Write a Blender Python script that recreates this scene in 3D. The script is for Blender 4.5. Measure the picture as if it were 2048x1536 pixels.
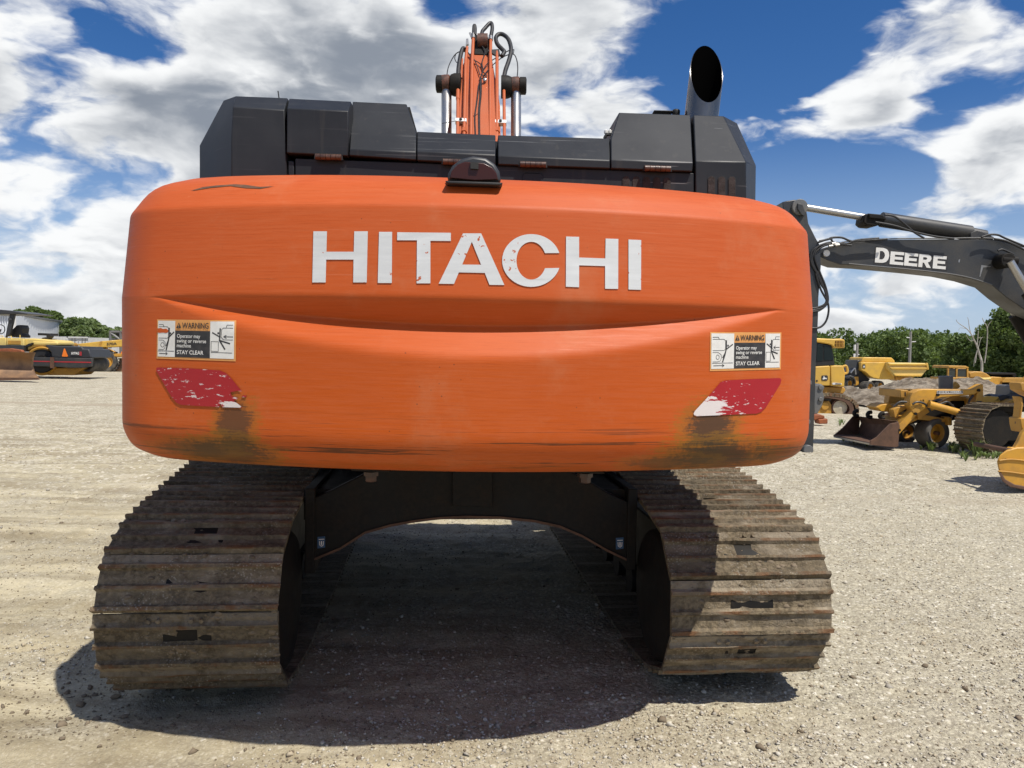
import bpy, math, random
import numpy as np
from mathutils import Vector, Matrix
from mathutils.bvhtree import BVHTree
from mathutils.geometry import tessellate_polygon

for o in list(bpy.data.objects):
    bpy.data.objects.remove(o)
S = bpy.context.scene
COL = S.collection
R = math.radians
random.seed(7)
rng = np.random.default_rng(11)

# ------------------------------------------------------------------ camera
CAM_H = 1.77
FPX = 1538.0                       # focal length in pixels of the 2048 wide photograph
PITCH, ROLL = R(2.4), 0.0178
fw = Vector((0, math.cos(PITCH), -math.sin(PITCH)))
r0 = Vector((1, 0, 0)); u0 = r0.cross(fw)
rt = r0 * math.cos(ROLL) + u0 * math.sin(ROLL)
up = u0 * math.cos(ROLL) - r0 * math.sin(ROLL)
cd = bpy.data.cameras.new('camera'); cam = bpy.data.objects.new('camera', cd); COL.objects.link(cam)
cd.sensor_width = 36.0; cd.lens = FPX / 2048 * 36.0
cd.clip_start = 0.05; cd.clip_end = 9000
CM = Matrix((rt, up, -fw)).transposed().to_4x4(); CM.translation = (0, 0, CAM_H)
cam.matrix_world = CM
S.camera = cam
CO = Vector((0, 0, CAM_H))

# ------------------------------------------------------------------ light
SUN_D = Vector((-0.38, 0.40, -1.0)).normalized()      # way the sunlight travels
SUN_EL = math.asin(-SUN_D.z)
SUN_AZ = math.atan2(-SUN_D.x, -SUN_D.y)               # clockwise from +Y
sl = bpy.data.lights.new('sun', 'SUN'); sun = bpy.data.objects.new('sun', sl); COL.objects.link(sun)
sl.energy = 4.5; sl.angle = R(0.53); sl.color = (1.0, 0.95, 0.86)
sun.rotation_euler = SUN_D.to_track_quat('-Z', 'Y').to_euler()
sun.location = (20, -25, 40)

S.view_settings.view_transform = 'Standard'; S.view_settings.look = 'None'
S.view_settings.exposure = 0.24; S.view_settings.gamma = 1.0
S.view_settings.use_curve_mapping = False
try:
    S.cycles.max_bounces = 8; S.cycles.diffuse_bounces = 4; S.cycles.use_denoising = True
    S.cycles.caustics_reflective = False; S.cycles.caustics_refractive = False
except Exception:
    pass

# ------------------------------------------------------------------ node helper
class NT:
    def __init__(self, tree):
        self.t = tree; self.n = tree.nodes; self.l = tree.links
    def new(self, kind, **kw):
        n = self.n.new(kind)
        for k, v in kw.items(): setattr(n, k, v)
        return n
    def put(self, sock, v):
        if v is None: return
        if hasattr(v, 'links') or isinstance(v, bpy.types.NodeSocket): self.l.new(v, sock)
        else:
            if isinstance(v, (tuple, list)) and len(v) == 3 and sock.type == 'RGBA': v = (*v, 1)
            sock.default_value = v
    def m(self, op, a, b=None, c=None, clamp=False):
        n = self.new('ShaderNodeMath', operation=op, use_clamp=clamp)
        for i, x in enumerate((a, b, c)): self.put(n.inputs[i], x)
        return n.outputs[0]
    def vm(self, op, a, b=None, scale=None):
        n = self.new('ShaderNodeVectorMath', operation=op)
        self.put(n.inputs[0], a); self.put(n.inputs[1], b)
        if scale is not None: self.put(n.inputs['Scale'], scale)
        return n.outputs['Value'] if op in ('DOT_PRODUCT', 'LENGTH', 'DISTANCE') else n.outputs[0]
    def sep(self, v):
        n = self.new('ShaderNodeSeparateXYZ'); self.put(n.inputs[0], v); return n.outputs
    def comb(self, x, y, z):
        n = self.new('ShaderNodeCombineXYZ')
        for i, q in enumerate((x, y, z)): self.put(n.inputs[i], q)
        return n.outputs[0]
    def noise(self, vec, scale, detail=4, rough=0.55, dist=0.0, dim='3D'):
        n = self.new('ShaderNodeTexNoise', noise_dimensions=dim)
        self.put(n.inputs['Vector'], vec); self.put(n.inputs['Scale'], scale)
        self.put(n.inputs['Detail'], detail); self.put(n.inputs['Roughness'], rough); self.put(n.inputs['Distortion'], dist)
        return n.outputs['Fac']
    def vor(self, vec, scale, feature='F1', out='Distance', rnd=1.0):
        n = self.new('ShaderNodeTexVoronoi', feature=feature)
        self.put(n.inputs['Vector'], vec); self.put(n.inputs['Scale'], scale); self.put(n.inputs['Randomness'], rnd)
        return n.outputs[out]
    def ss(self, x, a, b, lo=0.0, hi=1.0):
        n = self.new('ShaderNodeMapRange', interpolation_type='SMOOTHSTEP')
        self.put(n.inputs[0], x); self.put(n.inputs[1], a); self.put(n.inputs[2], b); self.put(n.inputs[3], lo); self.put(n.inputs[4], hi)
        return n.outputs[0]
    def lin(self, x, a, b, lo=0.0, hi=1.0):
        n = self.new('ShaderNodeMapRange', clamp=True)
        self.put(n.inputs[0], x); self.put(n.inputs[1], a); self.put(n.inputs[2], b); self.put(n.inputs[3], lo); self.put(n.inputs[4], hi)
        return n.outputs[0]
    def mix(self, f, a, b, blend='MIX'):
        n = self.new('ShaderNodeMix', data_type='RGBA', blend_type=blend)
        self.put(n.inputs[0], f); self.put(n.inputs[6], a); self.put(n.inputs[7], b)
        return n.outputs[2]
    def scaled(self, v, s):
        return self.vm('MULTIPLY', v, s)
    def bump(self, h, strength=0.3, dist=0.01, normal=None):
        n = self.new('ShaderNodeBump'); self.put(n.inputs['Height'], h)
        n.inputs['Strength'].default_value = strength; n.inputs['Distance'].default_value = dist
        if normal is not None: self.put(n.inputs['Normal'], normal)
        return n.outputs[0]

# ------------------------------------------------------------------ world: blue sky and fair-weather clouds
W = bpy.data.worlds.new('World'); S.world = W; W.use_nodes = True
nt = NT(W.node_tree); nt.n.clear()
tc = nt.new('ShaderNodeTexCoord')
sky = nt.new('ShaderNodeTexSky', sky_type='NISHITA')
sky.sun_disc = False; sky.sun_elevation = SUN_EL; sky.sun_rotation = SUN_AZ
sky.altitude = 200; sky.air_density = 1.0; sky.dust_density = 0.6; sky.ozone_density = 3.4
bg_sky = nt.new('ShaderNodeBackground'); bg_sky.inputs[1].default_value = 0.091
hs = nt.new('ShaderNodeHueSaturation'); hs.inputs['Saturation'].default_value = 1.32; hs.inputs['Value'].default_value = 1.0
nt.l.new(sky.outputs[0], hs.inputs['Color']); nt.l.new(nt.mix(1.0, hs.outputs[0], (0.84, 0.775, 0.90), 'MULTIPLY'), bg_sky.inputs[0])
D = tc.outputs['Generated']
dx, dy, dz = nt.sep(D)
dzp = nt.m('MAXIMUM', dz, 0.0)
zc = nt.m('POWER', nt.m('ADD', dzp, 0.34), 0.50)
P = nt.comb(nt.m('DIVIDE', dx, zc), nt.m('DIVIDE', dy, zc), nt.m('MULTIPLY', dz, 2.6))
az = nt.m('ARCTAN2', dx, dy)
el = nt.m('ARCSINE', dz)
def pix_dir(px, py):
    d = fw * FPX + rt * (px - 1024) + up * (768 - py)
    return d.normalized()
# large cloud banks and blue gaps: azimuth, elevation, sizes, weight
BLOBS = [  # photo-measured centre x, y, size x, size y, weight
    (380, 230, 560, 260, 0.29), (60, 330, 260, 200, 0.14), (690, 120, 260, 140, 0.22), (1200, 130, 150, 150, 0.20),
    (1230, 20, 140, 70, .10),
    (90, 95, 90, 50, -0.34), (20, 430, 70, 40, -0.26), (880, 8, 60, 30, -0.3), (150, 610, 260, 50, 0.12),
    (1480, 90, 130, 130, -0.50), (1180, 250, 110, 60, 0.10), (1330, 330, 260, 60, -0.10), (1560, 150, 90, 100, -0.30),
    (1560, 255, 115, 70, 0.27), (1770, 225, 80, 50, 0.26), (1830, 95, 230, 60, 0.12), (1960, 30, 120, 50, 0.1),
    (1990, 310, 170, 120, 0.30), (1640, 360, 130, 60, -0.34), (1850, 235, 50, 120, -0.14), (2010, 440, 60, 30, -0.2),
    (1850, 455, 240, 50, 0.06), (1800, 590, 300, 50, 0.03), (1700, 350, 120, 55, -0.30), (1900, 200, 60, 60, -0.16), (290, 110, 60, 30, -0.12), (1700, 10, 100, 40, -0.2),
]
bias = None
for (bx, by, sx, sy, wgt) in BLOBS:
    d = pix_dir(bx, by); a0 = math.atan2(d.x, d.y); e0 = math.asin(d.z)
    kx = 1.0 / (sx / FPX); ky = 1.0 / (sy / FPX)
    u = nt.m('MULTIPLY', nt.m('SUBTRACT', az, a0), kx); v = nt.m('MULTIPLY', nt.m('SUBTRACT', el, e0), ky)
    q = nt.m('ADD', nt.m('MULTIPLY', u, u), nt.m('MULTIPLY', v, v))
    g = nt.m('MULTIPLY', nt.m('EXPONENT', nt.m('MULTIPLY', q, -0.8)), wgt)
    bias = g if bias is None else nt.m('ADD', bias, g)
def cloud(Pv, det=9, lv=3):
    wv = nt.new('ShaderNodeTexNoise', noise_dimensions='3D'); nt.put(wv.inputs['Vector'], Pv); wv.inputs['Scale'].default_value = 4.0; wv.inputs['Detail'].default_value = 5
    Pw = nt.vm('ADD', Pv, nt.vm('MULTIPLY', nt.vm('SUBTRACT', wv.outputs['Color'], (0.5, 0.5, 0.5)), (0.26, 0.26, 0.26)))
    big = nt.noise(Pw, 3.0, 2, 0.5)
    fine = nt.noise(Pw, 6.2, det, 0.60)
    d_ = nt.m('ADD', nt.m('MULTIPLY', big, 0.42), nt.m('MULTIPLY', fine, 0.50))
    for k, (sc, wt) in enumerate(((8.0, -0.26), (20.0, -0.13), (46.0, -0.05))):
        d_ = nt.m('ADD', d_, nt.m('MULTIPLY', nt.vor(Pw, sc, 'SMOOTH_F1'), wt) if k < lv else wt * 0.34)
    return d_
c0 = cloud(P)
c1 = cloud(nt.vm('ADD', P, (0.014, -0.007, 0.062)), 3, 1)
c2 = cloud(nt.vm('ADD', P, (0.006, -0.003, 0.020)), 5, 2)
lowb = nt.ss(el, 0.0, 0.22, 0.055, 0.0)
cov = nt.m('ADD', nt.m('ADD', c0, lowb), nt.m('MULTIPLY', bias, 0.60))
T0 = 0.312
alpha = nt.m('MULTIPLY', nt.ss(cov, T0 - 0.05, T0 + 0.105), nt.ss(dz, -0.012, 0.004))
thick = nt.ss(cov, T0 + 0.03, T0 + 0.30)
gN = nt.m('ADD', nt.noise(P, 3.3, 5, 0.52), nt.m('MULTIPLY', bias, 0.34))
grey = nt.m('MULTIPLY', thick, nt.ss(gN, 0.38, 0.66))
rel = nt.m('ADD', nt.m('MULTIPLY', nt.m('SUBTRACT', c0, c1), 2.1), nt.m('MULTIPLY', nt.m('SUBTRACT', c0, c2), 2.3))
br = nt.m('ADD', nt.m('SUBTRACT', nt.m('SUBTRACT', 0.86, nt.m('MULTIPLY', thick, 0.26)), nt.m('MULTIPLY', grey, 0.66)), rel)
br = nt.ss(br, -0.22, 1.08)
ccol = nt.mix(br, (0.225, 0.255, 0.305), (0.82, 0.83, 0.835))
bg_cl = nt.new('ShaderNodeBackground'); nt.l.new(ccol, bg_cl.inputs[0]); bg_cl.inputs[1].default_value = 1.0
# thin bright haze low over the horizon
lowf = nt.ss(el, -0.02, 0.30, 0.70, 0.0)
bg_hz = nt.new('ShaderNodeBackground'); bg_hz.inputs[0].default_value = (0.43, 0.56, 0.73, 1); bg_hz.inputs[1].default_value = 1.0
mixh = nt.new('ShaderNodeMixShader'); nt.put(mixh.inputs[0], lowf); nt.l.new(bg_sky.outputs[0], mixh.inputs[1]); nt.l.new(bg_hz.outputs[0], mixh.inputs[2])
mixc = nt.new('ShaderNodeMixShader'); nt.put(mixc.inputs[0], alpha); nt.l.new(mixh.outputs[0], mixc.inputs[1]); nt.l.new(bg_cl.outputs[0], mixc.inputs[2])
wo = nt.new('ShaderNodeOutputWorld'); nt.l.new(mixc.outputs[0], wo.inputs[0])

# ------------------------------------------------------------------ picking points of the place from the photograph
def ray(px, py):
    return (fw * FPX + rt * (px - 1024) + up * (768 - py))
def at(px, py, Y):                 # the point seen at a pixel, at the distance Y in front of the camera
    d = ray(px, py); return CO + d * (Y / d.y)
def gnd(px, py, z=0.0):
    d = ray(px, py); return CO + d * ((z - CAM_H) / d.z)
UM = Matrix.Translation((-0.143, 2.78, 0)) @ Matrix.Rotation(R(2.6), 4, 'Z')     # upper works of the big excavator
UMI = UM.inverted()
KU = 0.889
LM = Matrix.Translation((-0.128, 3.53, 0)) @ Matrix.Rotation(R(5.6), 4, 'Z') @ Matrix.Scale(KU, 4)    # its undercarriage
LMI = LM.inverted()
def frame_pt(M, MI, px, py, yl):
    o = MI @ CO; d = MI.to_3x3() @ ray(px, py)
    return M @ (o + d * ((yl - o.y) / d.y))
def U(px, py, yl): return frame_pt(UM, UMI, px, py, yl)
def L(px, py, yl): return frame_pt(LM, LMI, px, py, yl)

# ------------------------------------------------------------------ mesh helpers
WMI = {}                           # thing -> inverse of its world matrix
class MB:
    def __init__(s): s.v = []; s.f = []; s.mi = []; s.k = 0
    def add(s, vs, fs):
        b = len(s.v); s.v.extend([Vector(p) for p in vs]); s.f.extend([tuple(b + i for i in f) for f in fs]); s.mi.extend([s.k] * len(fs)); return s
    def prism(s, poly, vec):
        n = len(poly); vec = Vector(vec); poly = [Vector(p) for p in poly]
        vs = poly + [p + vec for p in poly]
        fs = [tuple(range(n)), tuple(range(2 * n - 1, n - 1, -1))] + [(i, n + i, n + (i + 1) % n, (i + 1) % n) for i in range(n)]
        nn = Vector((0, 0, 0))
        for i in range(n): nn += (poly[i] - poly[0]).cross(poly[(i + 1) % n] - poly[0])
        if nn.dot(vec) > 0: fs = [tuple(reversed(f)) for f in fs]
        return s.add(vs, fs)
    def loft(s, A, B):
        n = len(A); return s.add(list(A) + list(B), [tuple(range(n)), tuple(range(2 * n - 1, n - 1, -1))] + [(i, n + i, n + (i + 1) % n, (i + 1) % n) for i in range(n)])
    def box(s, lo, hi, M=None):
        x0, y0, z0 = lo; x1, y1, z1 = hi
        vs = [Vector(p) for p in ((x0, y0, z0), (x1, y0, z0), (x1, y1, z0), (x0, y1, z0), (x0, y0, z1), (x1, y0, z1), (x1, y1, z1), (x0, y1, z1))]
        if M is not None: vs = [M @ p for p in vs]
        return s.add(vs, [(0, 3, 2, 1), (4, 5, 6, 7), (0, 1, 5, 4), (1, 2, 6, 5), (2, 3, 7, 6), (3, 0, 4, 7)])
    def tube(s, pts, r, n=8, cap=True):
        pts = [Vector(p) for p in pts]; m = len(pts); rr = r if isinstance(r, (list, tuple)) else [r] * m
        t0 = (pts[1] - pts[0]).normalized()
        a = t0.orthogonal().normalized(); vs = []; fs = []
        for i in range(m):
            t = (pts[min(i + 1, m - 1)] - pts[max(i - 1, 0)])
            t = t.normalized() if t.length > 1e-9 else t0
            a = (a - t * a.dot(t)); a = a.normalized() if a.length > 1e-6 else t.orthogonal().normalized()
            b = t.cross(a)
            for j in range(n):
                th = 2 * math.pi * j / n; vs.append(pts[i] + (a * math.cos(th) + b * math.sin(th)) * rr[i])
        for i in range(m - 1):
            for j in range(n):
                k = (j + 1) % n; fs.append((i * n + j, i * n + k, (i + 1) * n + k, (i + 1) * n + j))
        if cap: fs.append(tuple(range(n - 1, -1, -1))); fs.append(tuple((m - 1) * n + j for j in range(n)))
        return s.add(vs, fs)
    def lathe(s, o, axis, prof, n=24, closed=None):
        if closed is None: closed = prof[0][0] == prof[-1][0] * 1.0 and len(prof) == 10
        o = Vector(o); ax = Vector(axis).normalized(); a = ax.orthogonal().normalized(); b = ax.cross(a)
        m = len(prof); vs = []; fs = []
        for (r, h) in prof:
            for j in range(n):
                th = 2 * math.pi * j / n; vs.append(o + ax * h + (a * math.cos(th) + b * math.sin(th)) * r)
        for i in range(m if closed else m - 1):
            i2 = (i + 1) % m
            for j in range(n):
                k = (j + 1) % n; fs.append((i * n + j, i * n + k, i2 * n + k, i2 * n + j))
        if not closed:
            fs.append(tuple(range(n - 1, -1, -1))); fs.append(tuple((m - 1) * n + j for j in range(n)))
        return s.add(vs, fs)
    def skin(s, vs, fs, back):      # open shell of faces, its rim pushed back by a vector and closed
        vs = [Vector(p) for p in vs]; back = Vector(back); n = len(vs)
        es = {}
        for f in fs:
            for i in range(len(f)):
                e = (f[i], f[(i + 1) % len(f)]); es[e] = 1
        rim = [e for e in es if (e[1], e[0]) not in es]
        av = vs + [p + back for p in vs]
        af = list(fs) + [tuple(n + i for i in reversed(f)) for f in fs] + [(b_, a_, a_ + n, b_ + n) for (a_, b_) in rim]
        return s.add(av, af)
    def build(s, name, mats, parent=None, angle=35, bevel=0, seg=2, kind=None, label=None):
        inv = None
        if parent is not None:
            t = parent
            while t.parent is not None: t = t.parent
            inv = WMI[t.name]
        me = bpy.data.meshes.new(name)
        me.from_pydata([tuple(inv @ p) if inv is not None else tuple(p) for p in s.v], [], s.f)
        if not isinstance(mats, (list, tuple)): mats = [mats]
        for q in mats: me.materials.append(q)
        if len(mats) > 1: me.polygons.foreach_set('material_index', s.mi)
        me.validate()
        fixnorm(me)
        me.polygons.foreach_set('use_smooth', [True] * len(me.polygons))
        me.set_sharp_from_angle(angle=R(angle)); me.update()
        o = bpy.data.objects.new(name, me); COL.objects.link(o)
        if parent is not None: o.parent = parent
        if bevel:
            b = o.modifiers.new('bevel', 'BEVEL'); b.width = bevel; b.segments = seg; b.limit_method = 'ANGLE'; b.angle_limit = R(28)
        if kind: o['kind'] = kind
        if label: o['label'] = label
        return o
import bmesh
def fixnorm(me):
    bm = bmesh.new(); bm.from_mesh(me)
    bmesh.ops.recalc_face_normals(bm, faces=bm.faces); bm.to_mesh(me); bm.free()
def thing(name, label, cat, M=None, group=None):
    o = bpy.data.objects.new(name, None); COL.objects.link(o); o.empty_display_size = 0.3
    if M is None: M = Matrix.Identity(4)
    if isinstance(M, Vector): M = Matrix.Translation(M)
    o.matrix_world = M; WMI[o.name] = M.inverted()
    o['label'] = label; o['category'] = cat
    if group: o['group'] = group
    return o
def tag(o, label, cat, group=None, kind=None):
    o['label'] = label; o['category'] = cat
    if group: o['group'] = group
    if kind: o['kind'] = kind
    return o
def bez(pts, n=6):                 # smooth curve through points
    P_ = [Vector(p) for p in pts]; out = []
    for i in range(len(P_) - 1):
        p0, p1, p2, p3 = P_[max(i - 1, 0)], P_[i], P_[i + 1], P_[min(i + 2, len(P_) - 1)]
        for k in range(n):
            t = k / n
            out.append(0.5 * ((2 * p1) + (p2 - p0) * t + (2 * p0 - 5 * p1 + 4 * p2 - p3) * t * t + (3 * p1 - p0 - 3 * p2 + p3) * t ** 3))
    out.append(P_[-1]); return out

# ------------------------------------------------------------------ materials
MATS = {}
def base_mat(name):
    m = bpy.data.materials.new(name); m.use_nodes = True
    t = NT(m.node_tree); bs = m.node_tree.nodes['Principled BSDF']
    tcn = t.new('ShaderNodeTexCoord'); MATS[name] = m
    return m, t, bs, tcn.outputs['Object']
def worn(name, col, dirt=None, amt=0.35, rough=0.5, metal=0.0, scale=3.0, bump=0.15, bd=0.004, spec=0.5, fine=40, chips=None, chip_t=0.66):
    m, t, bs, oc = base_mat(name)
    dirt = dirt or tuple(c * 0.45 for c in col)
    n1 = t.noise(oc, scale, 6, 0.62); n2 = t.noise(oc, fine, 4, 0.6)
    f = t.m('MULTIPLY', t.ss(t.m('ADD', t.m('MULTIPLY', n1, 0.75), t.m('MULTIPLY', n2, 0.25)), 0.38, 0.68), amt)
    c = t.mix(f, col, dirt)
    c = t.mix(t.lin(n2, 0.2, 0.8), t.mix(1.0, c, (0.88, 0.88, 0.88), 'MULTIPLY'), c)
    if chips:
        n3 = t.noise(oc, scale * 4.5, 7, 0.65); c = t.mix(t.ss(n3, chip_t, chip_t + 0.03), c, chips)
    t.put(bs.inputs['Base Color'], c)
    t.put(bs.inputs['Roughness'], t.lin(n1, 0.25, 0.75, max(rough - 0.12, 0.03), min(rough + 0.16, 1)))
    bs.inputs['Metallic'].default_value = metal
    bs.inputs['Specular IOR Level'].default_value = spec
    if bump: t.put(bs.inputs['Normal'], t.bump(t.m('ADD', n2, t.m('MULTIPLY', n1, 0.6)), bump, bd))
    return m
M_black = worn('hood_black_paint', (0.030, 0.032, 0.036), (0.06, 0.055, 0.045), 0.30, 0.42, scale=2.2, bump=0.05)
M_blackdark = worn('shade_black', (0.012, 0.012, 0.013), (0.03, 0.026, 0.02), 0.5, 0.6, scale=4)
M_frame = worn('greasy_black_steel', (0.010, 0.0095, 0.009), (0.034, 0.026, 0.018), 0.5, 0.62, scale=5, bump=0.3, spec=0.2)
M_rubber = worn('hose_rubber', (0.016, 0.016, 0.017), (0.05, 0.045, 0.04), 0.35, 0.5, scale=14, bump=0.05)
M_chrome = worn('chrome_rod', (0.50, 0.50, 0.49), (0.25, 0.2, 0.15), 0.35, 0.36, 0.9, scale=5, bump=0.0)
M_steel = worn('bare_steel', (0.45, 0.45, 0.44), (0.2, 0.16, 0.12), 0.4, 0.35, 0.85, scale=8, bump=0.1)
M_rust = worn('rusty_steel', (0.13, 0.066, 0.038), (0.05, 0.03, 0.022), 0.7, 0.75, scale=6, bump=0.4)
M_rustbrown = worn('rusty_brown_pin', (0.15, 0.055, 0.03), (0.02, 0.014, 0.012), 0.9, 0.55, scale=16, bump=0.4)
M_white = worn('white_paint', (0.78, 0.77, 0.74), (0.4, 0.36, 0.3), 0.25, 0.5, scale=6, bump=0.05)
M_yellow = worn('yellow_paint', (0.64, 0.325, 0.030), (0.27, 0.15, 0.05), 0.62, 0.5, scale=2.6, bump=0.06, chips=(0.10, 0.055, 0.03), chip_t=0.69)
M_yellow2 = worn('light_yellow_paint', (0.70, 0.42, 0.06), (0.38, 0.24, 0.08), 0.5, 0.5, scale=1.6, bump=0.05)
M_yellowpale = worn('pale_yellow_paint', (0.74, 0.55, 0.17), (0.46, 0.34, 0.14), 0.35, 0.5, scale=1.3, bump=0.05)
M_yellowold = worn('faded_ochre_paint', (0.52, 0.27, 0.035), (0.2, 0.11, 0.04), 0.6, 0.55, scale=1.5, bump=0.1, chips=(0.09, 0.05, 0.03), chip_t=0.66)
M_tyre = worn('tyre_rubber', (0.032, 0.031, 0.030), (0.16, 0.14, 0.11), 0.75, 0.8, scale=4, bump=0.2)
M_tyregrey = worn('dusty_tyre', (0.13, 0.12, 0.105), (0.05, 0.045, 0.04), 0.7, 0.85, scale=3, bump=0.2)
M_greydeere = worn('charcoal_paint', (0.030, 0.033, 0.038), (0.10, 0.085, 0.06), 0.35, 0.45, scale=1.4, bump=0.05)
M_greylight = worn('mid_grey_paint', (0.13, 0.135, 0.14), (0.2, 0.16, 0.11), 0.4, 0.5, scale=3)
M_glass, _t, _b, _o = base_mat('tinted_glass')
_b.inputs['Base Color'].default_value = (0.02, 0.028, 0.03, 1); _b.inputs['Roughness'].default_value = 0.06; _b.inputs['Specular IOR Level'].default_value = 0.7
M_decalblack = worn('black_print', (0.018, 0.018, 0.02), (0.11, 0.10, 0.09), 0.35, 0.5, scale=30, bump=0.0)
M_decalorange = worn('orange_print', (0.72, 0.33, 0.09), (0.5, 0.22, 0.09), 0.35, 0.5, scale=30, bump=0.0)
M_decalblue = worn('blue_print', (0.03, 0.10, 0.22), (0.02, 0.05, 0.1), 0.5, 0.5, scale=50, bump=0.0)
M_smv = worn('fluorescent_orange', (0.9, 0.21, 0.015), None, 0.2, 0.6, bump=0.0)
M_redstripe = worn('red_stripe', (0.40, 0.03, 0.035), None, 0.3, 0.5, bump=0.0)
M_orangedull = worn('weathered_orange', (0.36, 0.105, 0.035), (0.12, 0.05, 0.03), 0.8, 0.7)

# ------------------------------------------------------------------ ground
def _hash(ix, iy, s):
    n = (ix.astype(np.int64) * 374761393 + iy.astype(np.int64) * 668265263 + s * 974711) & 0x7fffffff
    n = ((n ^ (n >> 13)) * 1274126177) & 0x7fffffff
    return ((n ^ (n >> 16)) & 0xffff) / 65535.0
def vnoise(x, y, s=0):
    ix = np.floor(x); iy = np.floor(y); fx = x - ix; fy = y - iy
    fx = fx * fx * (3 - 2 * fx); fy = fy * fy * (3 - 2 * fy)
    a = _hash(ix, iy, s); b = _hash(ix + 1, iy, s); c = _hash(ix, iy + 1, s); d = _hash(ix + 1, iy + 1, s)
    return (a * (1 - fx) + b * fx) * (1 - fy) + (c * (1 - fx) + d * fx) * fy
def fbm(x, y, o=4, s=0):
    t = 0; a = 0.5
    for k in range(o): t = t + a * vnoise(x * 2 ** k, y * 2 ** k, s + k); a *= 0.5
    return t
def terrain(x, y):
    x = np.asarray(x, float); y = np.asarray(y, float)
    far = np.clip((y - 31) / 36, 0, 1); far = far * far * (3 - 2 * far)
    side = np.clip((x - 2) / 20, 0, 1)
    h = -1.6 * far * side
    near = np.clip((26 - y) / 14, 0, 1)
    left = 1 / (1 + np.exp((x + 0.6) * 1.2))
    rut = (fbm(x * 0.45 + y * 0.12, y * 3.2, 4, 3) - 0.47) * 0.10 * left
    h = h + near * (rut + (fbm(x * 1.1, y * 1.1, 4, 9) - 0.47) * 0.05 + (fbm(x * 6, y * 6, 4, 21) - 0.47) * 0.042
                    + np.maximum(fbm(x * 13, y * 13, 3, 31) - 0.56, 0) * 0.10 * (0.35 + fbm(x * .8, y * .8, 2, 55)))
    lug = np.zeros_like(h)
    for yc, sl_, wd in ((4.7, .05, .28), (6.6, -.06, .30), (8.9, .04, .30), (11.6, -.03, .32)):
        d = (y - yc - sl_ * x) / wd; band = np.exp(-d ** 4); broken = np.clip((fbm(x * .8 + yc, y * 1.2, 3, 61) - .36) * 5, 0, 1)
        lug = lug + band * broken * (.012 * np.tanh(2.5 * np.sin(6.283 * (x + .3 * np.abs(d)) / .21)) - .012)
    h = h + lug * np.clip((-1.3 - x) / .8, 0, 1)
    return h
def th(x, y): return float(terrain(np.array([x]), np.array([y]))[0])

def graded(lo, a, b, hi, step, grow=1.16):
    c = list(np.arange(a, b, step)); s = step; v = b; out = []
    while v < hi: out.append(v); s *= grow; v += s
    out.append(hi); s = step; v = a; pre = []
    while v > lo:
        s *= grow; v -= s; pre.append(max(v, lo))
    return np.array(sorted(set(pre)) + c + out)
gx = graded(-3000, -5.4, 5.4, 3000, 0.028); gy = graded(-3000, 2.6, 8.2, 4500, 0.022, 1.05)
XX, YY = np.meshgrid(gx, gy); ZZ = terrain(XX, YY)
nv = XX.size; nxn = len(gx); nyn = len(gy)
co = np.stack([XX.ravel(), YY.ravel(), ZZ.ravel()], 1).astype(np.float32)
ii = (np.arange(nyn - 1)[:, None] * nxn + np.arange(nxn - 1)[None, :]).ravel()
quads = np.stack([ii, ii + 1, ii + 1 + nxn, ii + nxn], 1).astype(np.int32)
def np_mesh(name, co, faces, k):
    me = bpy.data.meshes.new(name); nf = len(faces)
    me.vertices.add(len(co)); me.vertices.foreach_set('co', co.ravel())
    me.loops.add(nf * k); me.loops.foreach_set('vertex_index', faces.ravel())
    me.polygons.add(nf); me.polygons.foreach_set('loop_start', np.arange(0, nf * k, k, dtype=np.int32))
    try: me.polygons.foreach_set('loop_total', np.full(nf, k, np.int32))
    except Exception: pass
    me.update(calc_edges=True); me.validate(); return me
m, t, bs, oc = base_mat('crushed_limestone_and_clay')
x_, y_, z_ = t.sep(oc)
big = t.noise(oc, 0.35, 5, 0.6); mid = t.noise(oc, 2.3, 6, 0.62)
streakv = t.vm('MULTIPLY', oc, (0.30, 2.6, 1.0)); streak = t.noise(streakv, 1.3, 6, 0.62)
rightness = t.ss(t.m('ADD', x_, t.m('MULTIPLY', t.m('SUBTRACT', big, 0.5), 5.0)), -1.6, 2.2)
fargrav = t.ss(y_, 13.0, 20.0, 0.0, 0.75)
grav = t.m('MAXIMUM', rightness, fargrav)
grav = t.m('ADD', t.m('MULTIPLY', grav, 0.72), t.m('ADD', t.m('MULTIPLY', t.ss(mid, 0.40, 0.62), 0.42), 0.10), clamp=True)
clay = t.mix(t.ss(streak, 0.34, 0.68), (0.25, 0.205, 0.128), (0.52, 0.455, 0.305))
clay = t.mix(t.m('MULTIPLY', t.ss(mid, 0.52, 0.74), 0.45), clay, (0.20, 0.165, 0.12))
v1 = t.vor(oc, 42, 'F1', 'Color'); v1d = t.vor(oc, 42, 'F1', 'Distance')
v2 = t.vor(oc, 110, 'F1', 'Color'); v2d = t.vor(oc, 110, 'F1', 'Distance')
s1 = t.sep(v1)[0]; s2 = t.sep(v2)[1]
gcol = t.mix(t.m('ADD', t.m('MULTIPLY', s1, 0.55), t.m('MULTIPLY', s2, 0.45)), (0.285, 0.252, 0.178), (0.60, 0.552, 0.42))
white = t.m('MULTIPLY', t.ss(s1, 0.86, 0.93), t.ss(v1d, 0.55, 0.30))
gcol = t.mix(t.m('MULTIPLY', white, 0.8), gcol, (0.72, 0.68, 0.59))
gcol = t.mix(t.ss(v1d, 0.45, 0.75, 0.0, 0.5), gcol, (0.22, 0.19, 0.15))
col = t.mix(grav, clay, gcol)
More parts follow.
